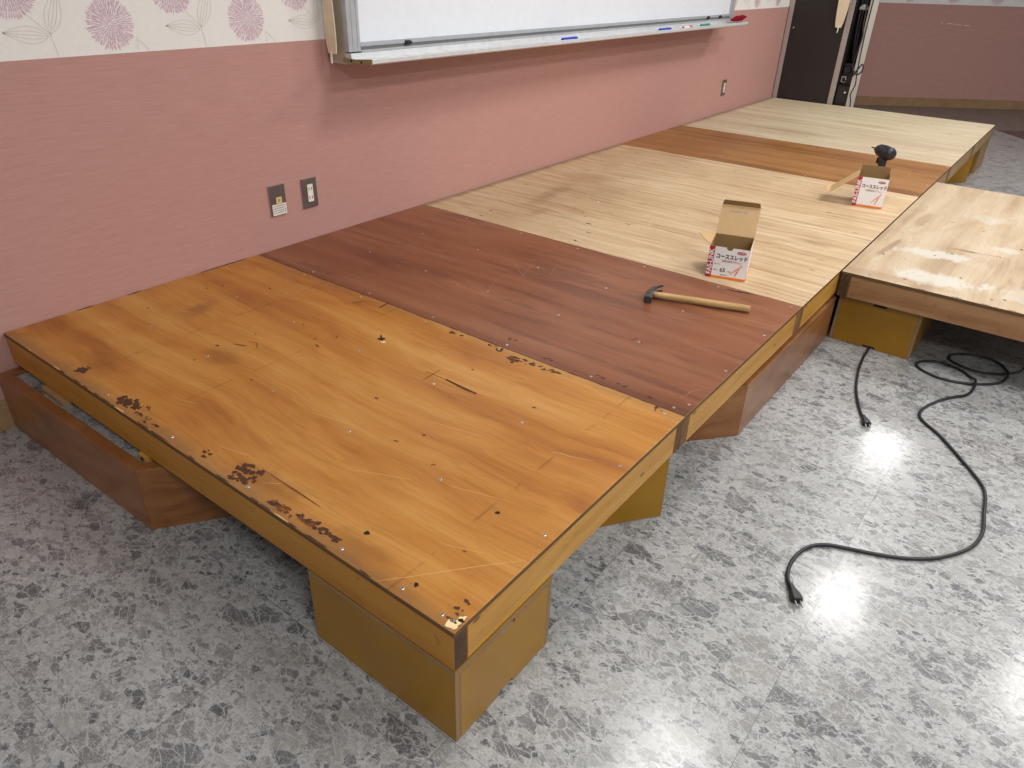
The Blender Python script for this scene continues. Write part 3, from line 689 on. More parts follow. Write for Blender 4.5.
# ------------------------------------------------------------------ brown polygonal bases
def ring_base(outer, label, h=.19, th=.032, block=None):
    cx = sum(p[0] for p in outer) / len(outer); cy = sum(p[1] for p in outer) / len(outer)
    t = thing('hollow_plinth', (cx, cy, 0), label, 'stage base', 'brown hollow bases under the stage')
    P = [Vector((x - cx, y - cy)) for x, y in outer]; n = len(P); inner = []
    area = sum(P[i].x * P[(i + 1) % n].y - P[(i + 1) % n].x * P[i].y for i in range(n)); sg = 1 if area > 0 else -1
    for i in range(n):
        d0 = (P[i] - P[i - 1]).normalized(); d1 = (P[(i + 1) % n] - P[i]).normalized()
        n0 = Vector((-d0.y, d0.x)) * sg; n1 = Vector((-d1.y, d1.x)) * sg
        b = (n0 + n1).normalized(); inner.append(P[i] + b * th / max(.3, b.dot(n0)))
    for i in range(n):
        j = (i + 1) % n
        d = (P[j] - P[i]).normalized() * .0004
        q = [P[i] + d, P[j] - d, inner[j] - d, inner[i] + d]
        MB().prism([(a.x, a.y) for a in q], 0, h, 0).build('base_board', M['brown_base'], t, bevel=.002)
    MB().prism([(q.x * .999, q.y * .999) for q in inner], h - .030, h - .012, 0).build('vinyl_top', M['floor'], t)
    if block:
        x, y = block[0] - cx, block[1] - cy
        mb = MB(); mb.box(x - .018, x + .018, y - .018, y + .018, h - .0118, h + .012, 0)
        mb.tube([(x - .0182, y, h + .002), (x - .0195, y, h + .002)], .006, 12, 1)
        mb.build('corner_block', [M['gold_x'], M['dark']], t, bevel=.001)
        mb = MB(); mb.box(-.010 - cx, .012 - cx, -.335 - cy, -.205 - cy, h - .0118, h + .008, 0); mb.build('wood_cleat', M['rail_x'], t, bevel=.001)
    return t
ring_base([(-.058, -.013), (-.045, -.786), (.33, -1.045), (.70, -.786), (.70, -.013)], 'brown varnished hollow stage base sticking out at the near left end by the wall', block=(.012, -.752))
ring_base([(1.367, -1.805), (2.296, -1.805), (2.45, -1.69), (2.28, -1.3), (1.367, -1.3), (1.12, -1.598)], 'brown varnished hollow stage base along the front under the red-brown deck', h=.1855)

# ------------------------------------------------------------------ whiteboard
X0, X1, ZB, ZT = 1.33, 4.91, 1.0, 2.2
wb = thing('whiteboard', ((X0 + X1) / 2, 0, ZB), 'wide white wall-mounted whiteboard with aluminium frame and pen tray', 'whiteboard')
ox = (X0 + X1) / 2
def lx(x): return x - ox
mb = MB(); mb.box(lx(X0) + .004, lx(X1) - .004, -.095, -.004, -.045, ZT - ZB, 0); mb.build('casing', M['beige'], wb, bevel=.003)
mb = MB(); mb.box(lx(X0) + .05, lx(X1) - .05, -.110, -.0955, .028, ZT - ZB - .03, 0); mb.build('writing_surface', M['board'], wb)
for a, b in ((lx(X0), lx(X0) + .058), (lx(X1) - .058, lx(X1))):
    mb = MB(); mb.box(a, b, -.122, -.0955, 0, ZT - ZB, 0)
    for k in (.020, .044): mb.box(a + k, a + k + .003, -.1235, -.122, 0, ZT - ZB, 0)
    mb.build('frame_stile', M['alu'], wb, bevel=.0015)
mb = MB(); mb.box(lx(X0) + .0585, lx(X1) - .0585, -.122, -.1102, .016, .030, 0); mb.box(lx(X0) + .0585, lx(X1) - .0585, -.118, -.1102, .004, .016, 1)
mb.box(lx(X0) + .0585, lx(X1) - .0585, -.124, -.1102, -.004, .004, 0)
mb.build('bottom_rail', [M['alu'], M['groove']], wb)
mb = MB(); mb.box(lx(X0), lx(X1), -.122, -.0955, ZT - ZB + .0005, ZT - ZB + .03, 0); mb.build('top_rail', M['alu'], wb, bevel=.002)
mb = MB()
prof = [(-.0965, -.036), (-.0965, -.005), (-.126, -.005), (-.129, -.024), (-.222, -.026), (-.228, -.015), (-.240, -.015), (-.240, -.030), (-.225, -.036)]
capp = [(-.085, -.0365), (-.085, -.021), (-.150, -.022), (-.240, -.0145), (-.2405, -.0305), (-.225, -.0365)]
def extr(mb, prof, xa, xb, m): 
    n = len(prof); mb.add([(xa, y, z) for y, z in prof] + [(xb, y, z) for y, z in prof], [tuple(range(n)), tuple(range(2 * n - 1, n - 1, -1))] + [(i, n + i, n + (i + 1) % n, (i + 1) % n) for i in range(n)], m)
extr(mb, prof, lx(X0) + .004, lx(X1) - .004, 0)
tray = mb.build('pen_tray', M['alu_w'], wb, bevel=.0008)
mb = MB(); extr(mb, capp, lx(X0) - .0005, lx(X0) + .0035, 0)
for yy in (-.13, -.185): mb.tube([(lx(X0) - .0018, yy, -.029), (lx(X0), yy, -.029)], .0045, 10, 1)
mb.build('tray_end_cap', [M['olive'], M['dark']], tray)
mb = MB(); extr(mb, capp, lx(X1) - .0035, lx(X1) + .0005, 0); mb.build('tray_end_cap', M['groove'], tray)
for cx in (1.635, 4.478, 4.674):
    mb = MB(); mb.box(lx(cx) - .014, lx(cx) + .014, -.1285, -.1205, .010, .026, 0); mb.box(lx(cx) - .006, lx(cx) + .02, -.1305, -.1287, .014, .022, 0); mb.build('clip', M['black'], wb, bevel=.0015)

# things lying on the tray
def marker(x, y, rz, cap, body, label, z=ZB - .0252):
    t = thing('marker', (x, y, z + .009), label, 'marker', 'pens on the whiteboard tray', rz)
    mb = MB(); mb.tube([(-.062, 0, 0), (.02, 0, 0)], .0088, 12, 0); mb.build('barrel', body, t, smooth=False)
    mb = MB(); mb.tube([(.0204, 0, 0), (.024, 0, 0), (.066, 0, 0), (.07, 0, 0)], [.0089, .0098, .0090, .0066], 12, 0); mb.build('cap', cap, t)
    mb = MB(); mb.tube([(-.0624, 0, 0), (-.068, 0, 0)], [.0082, .0070], 12, 0); mb.build('end_plug', cap, t)
    return t
marker(2.68, -.205, .03, M['blue'], M['blue'], 'blue marker lying alone on the left half of the whiteboard tray')
marker(3.70, -.206, -.02, M['blue'], M['blue'], 'blue marker at the left of the pens near the right end of the tray')
marker(4.00, -.207, .05, M['pinkred'], M['whitep'], 'white marker with red cap on the tray, between blue and green pens')
marker(4.30, -.188, .02, M['green'], M['green'], 'green marker on the tray nearest the dark red cloth')
mb = MB(); rings = []
for i in range(13):
    u = i / 12; r = .021 * math.sin(PI * min(.97, max(.05, u))) ** .6
    rings.append([(-.13 + .26 * u, -.0 + r * 1.0 * math.cos(2 * PI * j / 14) * (1 + .15 * math.sin(7 * u + j)) , max(.0, .022 + r * .85 * math.sin(2 * PI * j / 14) * (1 + .2 * math.sin(9 * u + 2 * j)) + .012 * u - .008)) for j in range(14)])
mb.loft(rings, 0)
o = mb.build('cleaning_cloth', M['red'], None, smooth=True, loc=(4.86, -.185, ZB - .014)); tag(o, 'dark red cloth bundled on the right end of the whiteboard tray', 'cloth')

# hanging cloth straps
def strap(name_loc, pts, wdir, label, tail):
    t = thing('hanging_strap', name_loc, label, 'strap', 'cream hanging straps')
    mb = MB(); L = Vector(name_loc); wd = Vector(wdir); nd = wd.cross(Vector((0, 0, 1)))
    rings = []
    for (p, w) in pts:
        p = Vector(p) - L
        rings.append([p - wd * w / 2 - nd * .002, p + wd * w / 2 - nd * .002, p + wd * w / 2 + nd * .002, p - wd * w / 2 + nd * .002])
    mb.loft(rings, 0); mb.build('cloth_band', M['strap'], t)
    mb = MB(); mb.tube([Vector(q) - L for q in catmull(tail, 4)], .0042, 8, 0); mb.build('cord_tail', M['cordw'], t)
strap((1.305, -.05, 1.0), [((1.305, -.058, .992), .044), ((1.305, -.056, 1.03), .054), ((1.305, -.054, 1.09), .058), ((1.305, -.053, 1.17), .052), ((1.305, -.055, 1.5), .05), ((1.305, -.06, 1.95), .05)], (0, 1, 0),
      'cream cloth strap hanging beside the left edge of the whiteboard', [(1.304, -.054, 1.0), (1.304, -.050, .975), (1.304, -.051, .958)])
strap((6.345, -.46, .91), [((6.345, -.461, .906), .046), ((6.345, -.462, .95), .066), ((6.345, -.463, 1.03), .082), ((6.345, -.464, 1.11), .092), ((6.345, -.464, 1.4), .09), ((6.345, -.463, 1.95), .06)], (0, 1, 0),
      'cream cloth strap hanging in front of the charcoal cabinet door', [(6.343, -.461, .915), (6.343, -.463, .88), (6.343, -.459, .868)])

# ------------------------------------------------------------------ wall plates
def plate(x, z, label, kind):
    t = thing('outlet_plate', (x, -.0005, z), label, 'wall plate', 'grey wall plates')
    mb = MB(); mb.box(-.0355, .0355, -.007, 0, -.058, .058, [1, 1, 0, 1, 1, 1]); mb.build('cover', [M['plate'], M['plate_rim']], t, bevel=.0018)
    mb = MB(); R = Matrix.Rotation(PI / 2, 4, 'X')
    if kind == 'socket':
        mb.box(-.013, .013, -.0105, -.0072, -.034, .034, 0)
        for zz in (.017, -.017):
            for xx in (-.0062, .0062): mb.box(xx - .0014, xx + .0014, -.0109, -.0103, zz - .0055, zz + .0055, 1)
        mb.build('socket', [M['ivory'], M['dark']], t, bevel=0)
    else:
        mb.box(-.012, .014, -.0105, -.0072, -.012, .012, 0); mb.tube([(.001, -.0104, 0), (.001, -.0112, 0)], .005, 12, 1); mb.build('switch_key', [M['amber'], M['plate_rim']], t)
        mb = MB(); mb.box(-.031, .033, -.0082, -.0072, -.056, -.014, 0)
        for k in range(4):
            x = -.027
            while x < .026:
                w = random.uniform(.003, .009); mb.box(x, min(.029, x + w), -.0085, -.0081, -.0225 - .0085 * k, -.0195 - .0085 * k, 1); x += w + .002
        mb.build('sticker', [M['sticker'], M['grey_ink']], t)
plate(1.018, .491, 'grey switch plate with a beige key and white sticker, leftmost on the wall', 'switch')
plate(1.170, .489, 'grey wall plate with a white double socket, just right of the stickered plate', 'socket')
plate(5.235, .495, 'small grey socket plate far along the wall, near the cabinet', 'socket')

# ------------------------------------------------------------------ cabinet at the far end
cb = thing('equipment_cabinet', (6.4, -.36, 0), 'tall charcoal-doored equipment cabinet standing at the far end of the stage', 'cabinet')
def cbx(mb, x0, x1, y0, y1, z0, z1, m=0): return mb.box(x0 - 6.4, x1 - 6.4, y0 + .36, y1 + .36, z0, z1, m)
TOP = 2.1
mb = MB(); cbx(mb, 6.425, 6.65, -.662, -.648, 0, TOP); mb.build('side_panel', M['cream'], cb, bevel=.002)
mb = MB(); cbx(mb, 6.43, 6.65, -.03, -.012, 0, TOP); mb.build('side_panel', M['cream'], cb, bevel=.002)
mb = MB(); cbx(mb, 6.651, 6.66, -.662, -.012, 0, TOP); mb.build('back_panel', M['inside'], cb)
mb = MB(); cbx(mb, 6.425, 6.66, -.662, -.012, TOP + .0005, TOP + .02); mb.build('cabinet_top', M['cream'], cb)
mb = MB(); cbx(mb, 6.44, 6.65, -.549, -.540, 0, TOP - .001); mb.build('divider', M['inside'], cb)
mb = MB(); cbx(mb, 6.44, 6.65, -.647, -.550, 0.45, .465); cbx(mb, 6.442, 6.65, -.647, -.550, 0.0, .03); mb.build('shelf', M['inside'], cb)
dr = MB(); cbx(dr, 6.405, 6.425, -.495, -.045, .02, TOP - .01); door = dr.build('cabinet_door', M['door'], cb, bevel=.001)
for a, b in ((-.0445, -.006), (-.537, -.4955)):
    mb = MB(); cbx(mb, 6.398, 6.424, a, b, .0, TOP - .005); mb.build('door_frame', M['mauve_alu'], cb, bevel=.002)
mb = MB(); mb.tube([(6.4045 - 6.4, -.075 + .36, .88), (6.396 - 6.4, -.075 + .36, .88)], .006, 12, 0); mb.build('door_knob', M['alu'], door)
mb = MB(); cbx(mb, 6.432, 6.438, -.647, -.550, .03, .45); mb.tube([(.030, -.617 + .36, .408), (.024, -.617 + .36, .408)], .007, 10, 1); mb.build('lower_flap', [M['door'], M['whitep']], cb)
# gear inside
am = thing('amplifier', (6.545, -.599, .4655), 'black amplifier with round dial inside the open cabinet bay', 'amplifier')
mb = MB(); mb.box(-.09, .09, -.044, .044, 0, .17, 0); mb.build('housing', M['black'], am, bevel=.004)
mb = MB(); mb.tube([(-.0905, .008, .12), (-.10, .008, .12), (-.112, .008, .12)], [.034, .031, .026], 20, 0); mb.build('dial', M['navy'], am)
mb = MB(); mb.box(-.098, -.0905, .005, .042, .02, .065, 0); mb.box(-.0995, -.098, .011, .036, .026, .059, 1); mb.build('bracket', [M['alu'], M['black']], am)
mb = MB(); rings = []
for i in range(9):
    u = i / 8; r = .012 + .012 * math.sin(PI * u)
    rings.append([(r * .8 * math.cos(2 * PI * j / 10), -.038 + .076 * u, r * math.sin(2 * PI * j / 10) + .012 * math.sin(3 * u)) for j in range(10)])
mb.loft(rings, 0)
o = mb.build('duct_hose', M['alu'], None, smooth=True, loc=(6.47, -.599, 1.05)); tag(o, 'grey flexible duct end across the top of the open cabinet bay', 'duct')
mb = MB(); mb.tube([Vector(p) - Vector((6.4, -.36, 0)) for p in catmull([(6.47, -.60, 1.3), (6.44, -.625, 1.05), (6.415, -.640, .92), (6.413, -.652, .85), (6.413, -.640, .72), (6.413, -.632, .62), (6.41, -.675, .56), (6.406, -.712, .58), (6.405, -.720, .62), (6.408, -.705, .64), (6.41, -.680, .60), (6.412, -.64, .53), (6.415, -.60, .50), (6.44, -.58, .50)], 6)], .006, 8, 0); mb.build('cable', M['cable'], cb)
mb = MB(); mb.tube([Vector(p) - Vector((6.4, -.36, 0)) for p in catmull([(6.412, -.672, 1.25), (6.412, -.668, .95), (6.411, -.672, .75), (6.41, -.68, .58), (6.408, -.69, .48), (6.406, -.672, .40), (6.406, -.688, .33), (6.408, -.70, .16), (6.408, -.71, .008)], 6)], .005, 8, 0); mb.build('cable', M['cable'], cb)
# thin strip of black trunking behind the opening
mb = MB()
for k in range(2):
    mb.tube([Vector(p) for p in catmull([(6.50 + .01 * k, -.575 - .022 * k, 2.0), (6.48, -.57 - .02 * k, 1.3), (6.47 + .01 * k, -.58 - .018 * k, .9), (6.49, -.60 - .01 * k, .66)], 6)], .008, 8, 0)
o = mb.build('hanging_cables', M['cable'], None); tag(o, 'black cables running down inside the open cabinet bay', 'cable')

# ------------------------------------------------------------------ hammer
hd = Vector((.107, -.321, 0)).normalized()
rz = math.atan2(hd.y, hd.x)
hm = thing('hammer', (1.533, -1.358, H + .0135), 'claw hammer with wooden handle lying on the red-brown deck', 'hammer', rz=rz)
# local +x runs down the handle, the head lies along local y, z up
mb = MB(); rings = []
for i in range(15):
    u = i / 14; x = .008 + .330 * u
    a = .0125 + .001 * math.cos(u * PI) + (.0025 * math.sin(PI * min(1, max(0, (u - .35) / .65))))
    b = .0095 + .0018 * u
    if i == 14: a *= .93; b *= .9
    rings.append([(x, a * math.copysign(abs(math.cos(2 * PI * j / 16)) ** .8, math.cos(2 * PI * j / 16)), b * math.copysign(abs(math.sin(2 * PI * j / 16)) ** .8, math.sin(2 * PI * j / 16))) for j in range(16)])
mb.loft(rings, 0); mb.build('handle', M['handle'], hm, smooth=True)
mb = MB()
def rr(y, hx, hz, cx=0): return [(cx + hx * sx, y, hz * sz) for sx, sz in ((-1, -.7), (-.7, -1), (.7, -1), (1, -.7), (1, .7), (.7, 1), (-.7, 1), (-1, .7))]
mb.loft([rr(-.056, .0125, .0125), rr(-.052, .0135, .0135), rr(-.032, .0130, .0130), rr(-.024, .010, .0105), rr(-.014, .0125, .0120), rr(.014, .0125, .0120), rr(.022, .0100, .0110)], 0)
head = mb.build('hammer_head', M['steel'], hm, bevel=.001)
for s in (-1, 1):
    mb = MB(); rings = []
    for i in range(9):
        u = i / 8; y = .0205 + .046 * u; cx = .002 + .030 * u * u; hx = .0085 * (1 - .75 * u); zc = s * (.0056 + .004 * u); hz = .0050 * (1 - .25 * u)
        rings.append([(cx + hx * sx, y, zc + hz * sz) for sx, sz in ((-1, -1), (1, -1), (1, 1), (-1, 1))])
    mb.loft(rings, 0); mb.build('claw', M['steel'], head, bevel=.0006)

# ------------------------------------------------------------------ screw boxes
def screw_box(loc, rz, W, D, Hh, label, lid):
    """local: x along the printed front (left to right seen from the front), y depth away from the front, z up."""
    t = thing('screw_box', loc, label, 'cardboard box', 'screw boxes on the stage', rz)
    th = .0016
    def wall(name, mb, mats, p=t): return mb.build(name, mats, p)
    # front with a thumb notch
    n = 10; pts = [(-W / 2, 0), (W / 2, 0), (W / 2, Hh), (.012, Hh)] + [(.012 * math.cos(PI * i / n), Hh - .011 * math.sin(PI * i / n)) for i in range(1, n)] + [(-.012, Hh), (-W / 2, Hh)]
    if lid == 'left': pts = [(-W / 2, 0), (W / 2, 0), (W / 2, Hh), (-W / 2, Hh)]
    R = Matrix.Translation((0, th, 0)) @ Matrix.Rotation(PI / 2, 4, 'X')
    mb = MB(); mb.prism(pts, 0, th, 0, 1, R)
    mb.box(-W / 2 + .002, W / 2 - .002, th + .0001, th + .0003, .002, Hh - .013, 1)
    fr = wall('front_panel', mb, [M['carton'], M['kraft_in']])
    # print on the front
    F = Matrix.Translation((0, -.0004, 0)) @ Matrix.Rotation(PI / 2, 4, 'X')
    mb = MB(); sw = .020
    def rect(x0, x1, z0, z1, m, d=.0): mb.poly([F @ Vector((x0, z0, d)), F @ Vector((x1, z0, d)), F @ Vector((x1, z1, d)), F @ Vector((x0, z1, d))], m)
    mb.open_ = True
    rect(-W / 2, -W / 2 + sw, 0, Hh, 0)
    put_text(mb, 'FAS-LINK', .0235, F @ Matrix.Translation((-W / 2 + sw / 2, Hh * .5, .0003)) @ Matrix.Rotation(PI / 2, 4, 'Z'), 3, 'CENTER', .0006, sx=1.02 * Hh / .12)
    rect(-W / 2 + sw, W / 2, 0, .0085, 1)
    put_text(mb, 'コーススレッド', .0205, F @ Matrix.Translation((.012, Hh * .70, .0003)), 2, 'CENTER', .0007, sx=.80)
    put_text(mb, '軸細内装用スクリュー', .0082, F @ Matrix.Translation((.016, Hh * .56, .0003)), 5, 'CENTER', .0001, sx=.9)
    q = 22; mb.poly([F @ Vector((W / 2 - .028 + .0165 * math.cos(2 * PI * i / q), Hh * .875 + .0058 * math.sin(2 * PI * i / q), .0002)) for i in range(q)], 0)
    put_text(mb, 'FASTEN', .0068, F @ Matrix.Translation((W / 2 - .028, Hh * .875, .0005)), 3, 'CENTER', .0001)
    if lid == 'back':
        put_text(mb, '65', .021, F @ Matrix.Translation((-.024, Hh * .27, .0003)), 2, 'LEFT', .0003)
        put_text(mb, 'mm', .009, F @ Matrix.Translation((.004, Hh * .25, .0003)), 5, 'LEFT', .0002)
        put_text(mb, '長さ', .008, F @ Matrix.Translation((-.047, Hh * .26, .0003)), 5, 'LEFT', .0001)
        put_text(mb, '全ネジ', .0075, F @ Matrix.Translation((-.047, Hh * .45, .0003)), 5, 'LEFT', .0001)
        put_text(mb, '約200本入', .0072, F @ Matrix.Translation((-.020, Hh * .12, .0003)), 5, 'LEFT', .0001)
    def screw_pic(x0, z0, x1, z1, w):
        d = Vector((x1 - x0, z1 - z0)); L = d.length; d /= L; p = Vector((-d.y, d.x))
        mb.poly([F @ Vector((x0, z0, .0003)), F @ Vector((x1 - p.x * -w / 2, z1 - p.y * -w / 2, .0003)), F @ Vector((x1 - p.x * w / 2, z1 - p.y * w / 2, .0003))], 4)
        mb.poly([F @ Vector((x1 + p.x * w, z1 + p.y * w, .0003)), F @ Vector((x1 - p.x * w, z1 - p.y * w, .0003)), F @ Vector((x1 + d.x * w, z1 + d.y * w, .0003))], 4)
        for i in range(9):
            c2 = Vector((x0, z0)) + d * L * (.1 + .07 * i); ww = w * (.5 + .07 * i)
            mb.poly([F @ Vector((c2.x + p.x * ww, c2.y + p.y * ww, .0004)), F @ Vector((c2.x - p.x * ww + d.x * .002, c2.y - p.y * ww + d.y * .002, .0004)), F @ Vector((c2.x - p.x * ww + d.x * .0036, c2.y - p.y * ww + d.y * .0036, .0004)), F @ Vector((c2.x + p.x * ww + d.x * .0016, c2.y + p.y * ww + d.y * .0016, .0004))], 4)
    screw_pic(.010, Hh * .13, .050, Hh * .46, .0042); screw_pic(.030, Hh * .08, .044, Hh * .36, .0036)
    mb.ribbon([F @ Vector((-.03 + .085 * i / 10, Hh * (.60 + (0 if i < 7 else -.035 * (i - 7))), .0002)) for i in range(11)], .0012, 4, (0, -1, 0))
    mb.build('front_print', [M['crimson'], M['orange'], M['ink'], M['carton'], M['salmon'], M['grey_ink']], fr)
    for s in (-1, 1):
        x = s * W / 2; mb = MB(); mb.box(x - (th if s > 0 else 0), x + (th if s < 0 else 0), th + .0002, D - th - .0002, 0, Hh, [1, 1, 1, 0 if s > 0 else 1, 1, 0 if s < 0 else 1])
        if s > 0: mb.box(x, x + .0003, .003, .010, .001, Hh - .001, 2); mb.box(x, x + .0003, .012, D - .004, .001, .0085, 3)
        wall('side_panel', mb, [M['carton'], M['kraft_in'], M['crimson'], M['orange']])
    mb = MB(); mb.box(-W / 2, W / 2, D - th, D, 0, Hh, [1, 1, 1, 1, 0, 1]); wall('back_panel', mb, [M['carton'], M['kraft_in']])
    mb = MB(); mb.box(-W / 2 + th, W / 2 - th, th, D - th, 0, th, 1); wall('bottom_panel', mb, [M['carton'], M['kraft_in']])
    return t
bd = Vector((.040, -.138, 0)).normalized(); brz = math.atan2(bd.y, bd.x)
b1c = (Vector((1.853, -1.420, 0)) + Vector((1.893, -1.558, 0))) / 2
W1, D1, H1 = .144, .155, .120
bx = screw_box((b1c.x, b1c.y, H + .0006), brz, W1, D1, H1, 'open white screw carton with raised lid, on the deck next to the hammer', 'back')
tl = math.radians(36); LL = .118
R = Matrix.Translation((0, D1, H1 + .001)) @ Matrix.Rotation(-tl, 4, 'X')
mb = MB(); mb.box(-W1 / 2, W1 / 2, -.0008, .0008, 0, LL, [0, 0, 0, 0, 1, 0], R)
lid = mb.build('box_lid', [M['kraft'], M['carton']], bx)
mb = MB(); mb.open_ = True; put_text(mb, '0220914  07', .0125, R @ Matrix.Translation((-.004, -.0011, LL * .78)) @ Matrix.Rotation(PI / 2, 4, 'X'), 0, 'CENTER', .0003, sx=1.05); mb.build('stamp', M['grey_ink'], lid)
R2 = R @ Matrix.Translation((0, 0, LL)) @ Matrix.Rotation(math.radians(62), 4, 'X')
mb = MB(); mb.prism([(-W1 / 2 + .001, .0005), (W1 / 2 - .001, .0005), (W1 / 2 - .006, .022), (-W1 / 2 + .006, .022)], -.0008, .0008, 0, 0, R2 @ Matrix.Rotation(PI / 2, 4, 'X')); mb.build('tuck_flap', M['kraft_in'], lid)
# left dust flap, folded out level
R3 = Matrix.Translation((-W1 / 2 - .0005, 0, H1)) @ Matrix.Rotation(math.radians(8), 4, 'Y')
mb = MB(); mb.prism([(0, .012), (0, D1 - .006), (-.050, D1 - .016), (-.055, D1 - .05), (-.03, .05)], -.0008, .0008, 0, 0, R3); mb.build('dust_flap', M['kraft'], bx)
b2d = Vector((.0277, -.136, 0)).normalized(); b2rz = math.atan2(b2d.y, b2d.x)
b2c = (Vector((3.242, -1.570, 0)) + Vector((3.269, -1.706, 0))) / 2
W2, D2, H2 = .139, .155, .142
by = screw_box((b2c.x, b2c.y, H + .0006), b2rz, W2, D2, H2, 'open white screw carton with lid hanging to one side, near the black driver', 'left')
R = Matrix.Translation((-W2 / 2 - .001, 0, H2)) @ Matrix.Rotation(math.radians(-40), 4, 'Y')
mb = MB(); mb.box(-.150, 0, .004, D2 - .004, -.0008, .0008, [1, 0, 0, 0, 0, 0], R); lid2 = mb.build('box_lid', [M['kraft'], M['carton']], by)
R2 = R @ Matrix.Translation((-.1505, 0, 0)) @ Matrix.Rotation(math.radians(72), 4, 'Y')
mb = MB(); mb.box(-.024, 0, .008, D2 - .008, -.0008, .0008, 0, R2); mb.build('tuck_flap', M['kraft'], lid2)
mb = MB(); mb.box(-W2 / 2 + .003, W2 / 2 - .003, D2 - .0014, D2, H2 + .0005, H2 + .027, 0); mb.build('dust_flap', M['kraft_in'], by)

# ------------------------------------------------------------------ power driver standing behind the farther carton
dv = thing('power_driver', (3.79, -1.552, H + .0005), 'black cordless driver standing on its battery behind the farther screw carton', 'power driver', rz=math.radians(54))
mb = MB(); mb.box(-.058, .050, -.035, .035, 0, .055, 0); mb.build('battery', M['navy'], dv, bevel=.008)
def oval(cx, cz, a, b, n=16, tilt=0): return [(cx + a * math.cos(2 * PI * j / n) , b * math.sin(2 * PI * j / n), cz + tilt * a * math.cos(2 * PI * j / n)) for j in range(n)]
mb = MB(); mb.loft([oval(-.01, .055, .045, .030), oval(-.008, .072, .030, .022), oval(-.006, .09, .022, .018), oval(-.004, .115, .023, .018), oval(.0, .142, .030, .021)], 0); mb.build('grip', M['navy'], dv, smooth=True)
def circ(x, cz, r, n=18): return [(x, r * math.cos(2 * PI * j / n), cz + r * math.sin(2 * PI * j / n)) for j in range(n)]
mb = MB(); mb.loft([circ(-.064, .166, .016), circ(-.060, .166, .026), circ(-.045, .166, .034), circ(0, .168, .035), circ(.035, .17, .031)], 0); mb.build('motor_housing', M['navy'], dv, smooth=True)
mb = MB(); mb.loft([circ(.0352, .17, .029), circ(.05, .17, .024), circ(.058, .17, .014), circ(.068, .17, .012)], 0); mb.build('chuck', M['steel'], dv, smooth=True)
mb = MB(); mb.tube([(.0682, 0, .17), (.10, 0, .172), (.104, 0, .172)], [.0035, .0035, .002], 6, 0); mb.build('driver_bit', M['steel'], dv)
mb = MB(); mb.box(.026, .036, -.008, .008, .10, .13, 0); mb.build('trigger', M['black'], dv, bevel=.003)

# ------------------------------------------------------------------ cords on the floor
def plug(parent, p, d, loc):
    d = Vector(d).normalized(); R = Matrix.Translation(Vector(p) - Vector(loc)) @ d.to_track_quat('X', 'Z').to_matrix().to_4x4()
    def rg(x, a, b): return [R @ Vector((x, a * sx, b * sz)) for sx, sz in ((-1, -.6), (-.6, -1), (.6, -1), (1, -.6), (1, .6), (.6, 1), (-.6, 1), (-1, .6))]
    mb = MB(); mb.loft([rg(-.030, .0058, .0058), rg(-.012, .0068, .0066), rg(-.010, .0085, .0075), rg(.006, .0125, .0085), rg(.020, .0135, .0090), rg(.024, .0125, .0085)], 0)
    pl = mb.build('plug', M['black'], parent)
    for s in (-1, 1):
        mb = MB(); mb.box(.0242, .042, s * .0064 - .0008, s * .0064 + .0008, -.003, .003, 0, R); mb.build('prong', M['alu'], pl)
def cord(pts, label, zs=None, rad=.0048):
    loc = (pts[-1][0], pts[-1][1], 0)
    t = thing('extension_lead', loc, label, 'power cord')
    P = [(x, y, (zs or {}).get(i, 0) + rad + .0006) for i, (x, y) in enumerate(pts)]
    Q = catmull(P, 5)
    mb = MB(); mb.tube([q - Vector(loc) for q in Q], rad, 10, 0); mb.build('cable', M['cable'], t, smooth=True)
    d = Q[-1] - Q[-3]; d.z = 0; d.normalize()
    plug(t, (Q[-1] + d * .028) + Vector((0, 0, .004)), d, loc)
cord([(2.50, -1.955), (2.40, -1.966), (2.289, -1.973), (2.203, -1.976), (2.07, -1.993), (1.924, -2.025), (1.801, -2.068), (1.745, -2.095)], 'short black power cord coming out from under the ochre box at right')
C2 = [(3.1, -2.45), (2.85, -2.53), (2.65, -2.53), (2.522, -2.49), (2.47, -2.471), (2.425, -2.441), (2.384, -2.386), (2.372, -2.33), (2.388, -2.278), (2.414, -2.246), (2.451, -2.242), (2.488, -2.262), (2.518, -2.308), (2.525, -2.367), (2.5, -2.41), (2.461, -2.434), (2.405, -2.446), (2.349, -2.438), (2.305, -2.411), (2.266, -2.37), (2.233, -2.313), (2.221, -2.253), (2.234, -2.201), (2.26, -2.163), (2.289, -2.152), (2.321, -2.163), (2.355, -2.203), (2.359, -2.253), (2.34, -2.301), (2.305, -2.335), (2.265, -2.355), (2.208, -2.359), (2.144, -2.346), (2.096, -2.312), (2.043, -2.28), (1.97, -2.252), (1.912, -2.241), (1.871, -2.249), (1.837, -2.275), (1.790, -2.325), (1.684, -2.406), (1.589, -2.471), (1.528, -2.492), (1.431, -2.502), (1.354, -2.511), (1.283, -2.504), (1.222, -2.48), (1.152, -2.431), (1.104, -2.373), (1.071, -2.311), (1.043, -2.239), (1.021, -2.191), (.987, -2.16), (.935, -2.144), (.881, -2.143), (.839, -2.153), (.815, -2.168)]
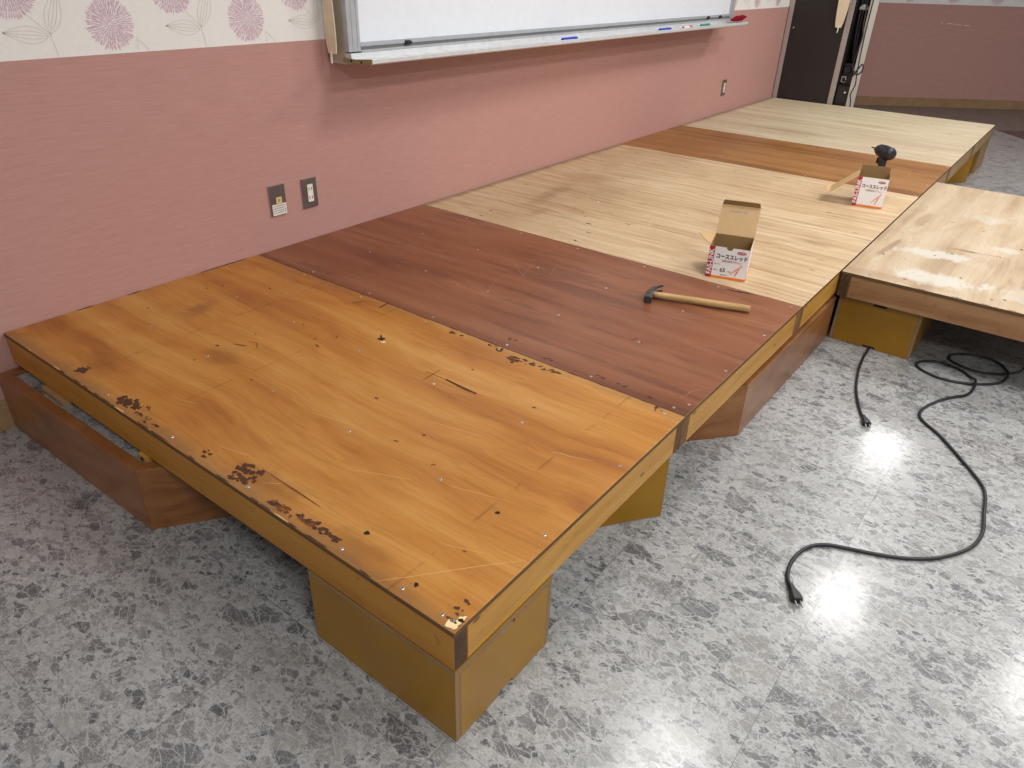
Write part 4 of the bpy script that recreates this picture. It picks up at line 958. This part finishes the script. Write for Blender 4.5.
# second loop passes over the first
def zover():
    z = {}
    for i, (x, y) in enumerate(C2):
        for j, (u, v) in enumerate(C2):
            if j < i - 4 and math.hypot(x - u, y - v) < .035: z[i] = .0115
    return z
cord(C2, 'long black power cord looping across the floor, its plug in the foreground', zover())

# ------------------------------------------------------------------ light
def lamp(x, y, sx, sy, w, z=2.585):
    l = bpy.data.lights.new('ceiling_lamp', 'AREA'); l.shape = 'RECTANGLE'; l.size = sx; l.size_y = sy; l.energy = w; l.color = (1, .99, .975)
    o = bpy.data.objects.new('ceiling_lamp', l); COL.objects.link(o); o.location = (x, y, z)
PWR = 26
for x, y, k in ((1.90, -1.62, .8), (3.80, -2.06, 1.05), (5.98, -1.83, .9), (1.42, -3.30, 1), (3.78, -3.30, .9), (6.22, -3.3, .55), (1.42, -4.7, 1), (3.8, -4.7, 1), (-1.0, -3.3, 1.35), (-1.0, -4.7, 1.3)):  # lamps at the left end are unseen, strengthened to brighten the left floor
    lamp(x, y, .60, .36, PWR * k)
w = bpy.data.worlds.new('world'); S.world = w; w.use_nodes = True
w.node_tree.nodes['Background'].inputs[0].default_value = (.95, .96, 1, 1); w.node_tree.nodes['Background'].inputs[1].default_value = .37

# ------------------------------------------------------------------ camera
f, yaw, pitch, roll = 724.94, .6388, -.5269, .0310
cx, cy_, cz = -.6385, -2.3815, 1.3048
fw = Vector((math.cos(pitch) * math.cos(yaw), math.cos(pitch) * math.sin(yaw), math.sin(pitch)))
rt = Vector((math.sin(yaw), -math.cos(yaw), 0)); up = rt.cross(fw)
r2 = rt * math.cos(roll) + up * math.sin(roll); u2 = -rt * math.sin(roll) + up * math.cos(roll)
cam = bpy.data.cameras.new('camera'); co = bpy.data.objects.new('camera', cam); COL.objects.link(co)
mw = Matrix((r2, u2, -fw)).transposed().to_4x4(); mw.translation = (cx, cy_, cz); co.matrix_world = mw
cam.sensor_fit = 'HORIZONTAL'; cam.sensor_width = 36; cam.lens = f / 1024 * 36; cam.clip_start = .02
S.camera = co
S.view_settings.view_transform = 'Standard'; S.view_settings.look = 'None'; S.view_settings.gamma = 1
S.view_settings.use_curve_mapping = False; S.view_settings.exposure = 0.0
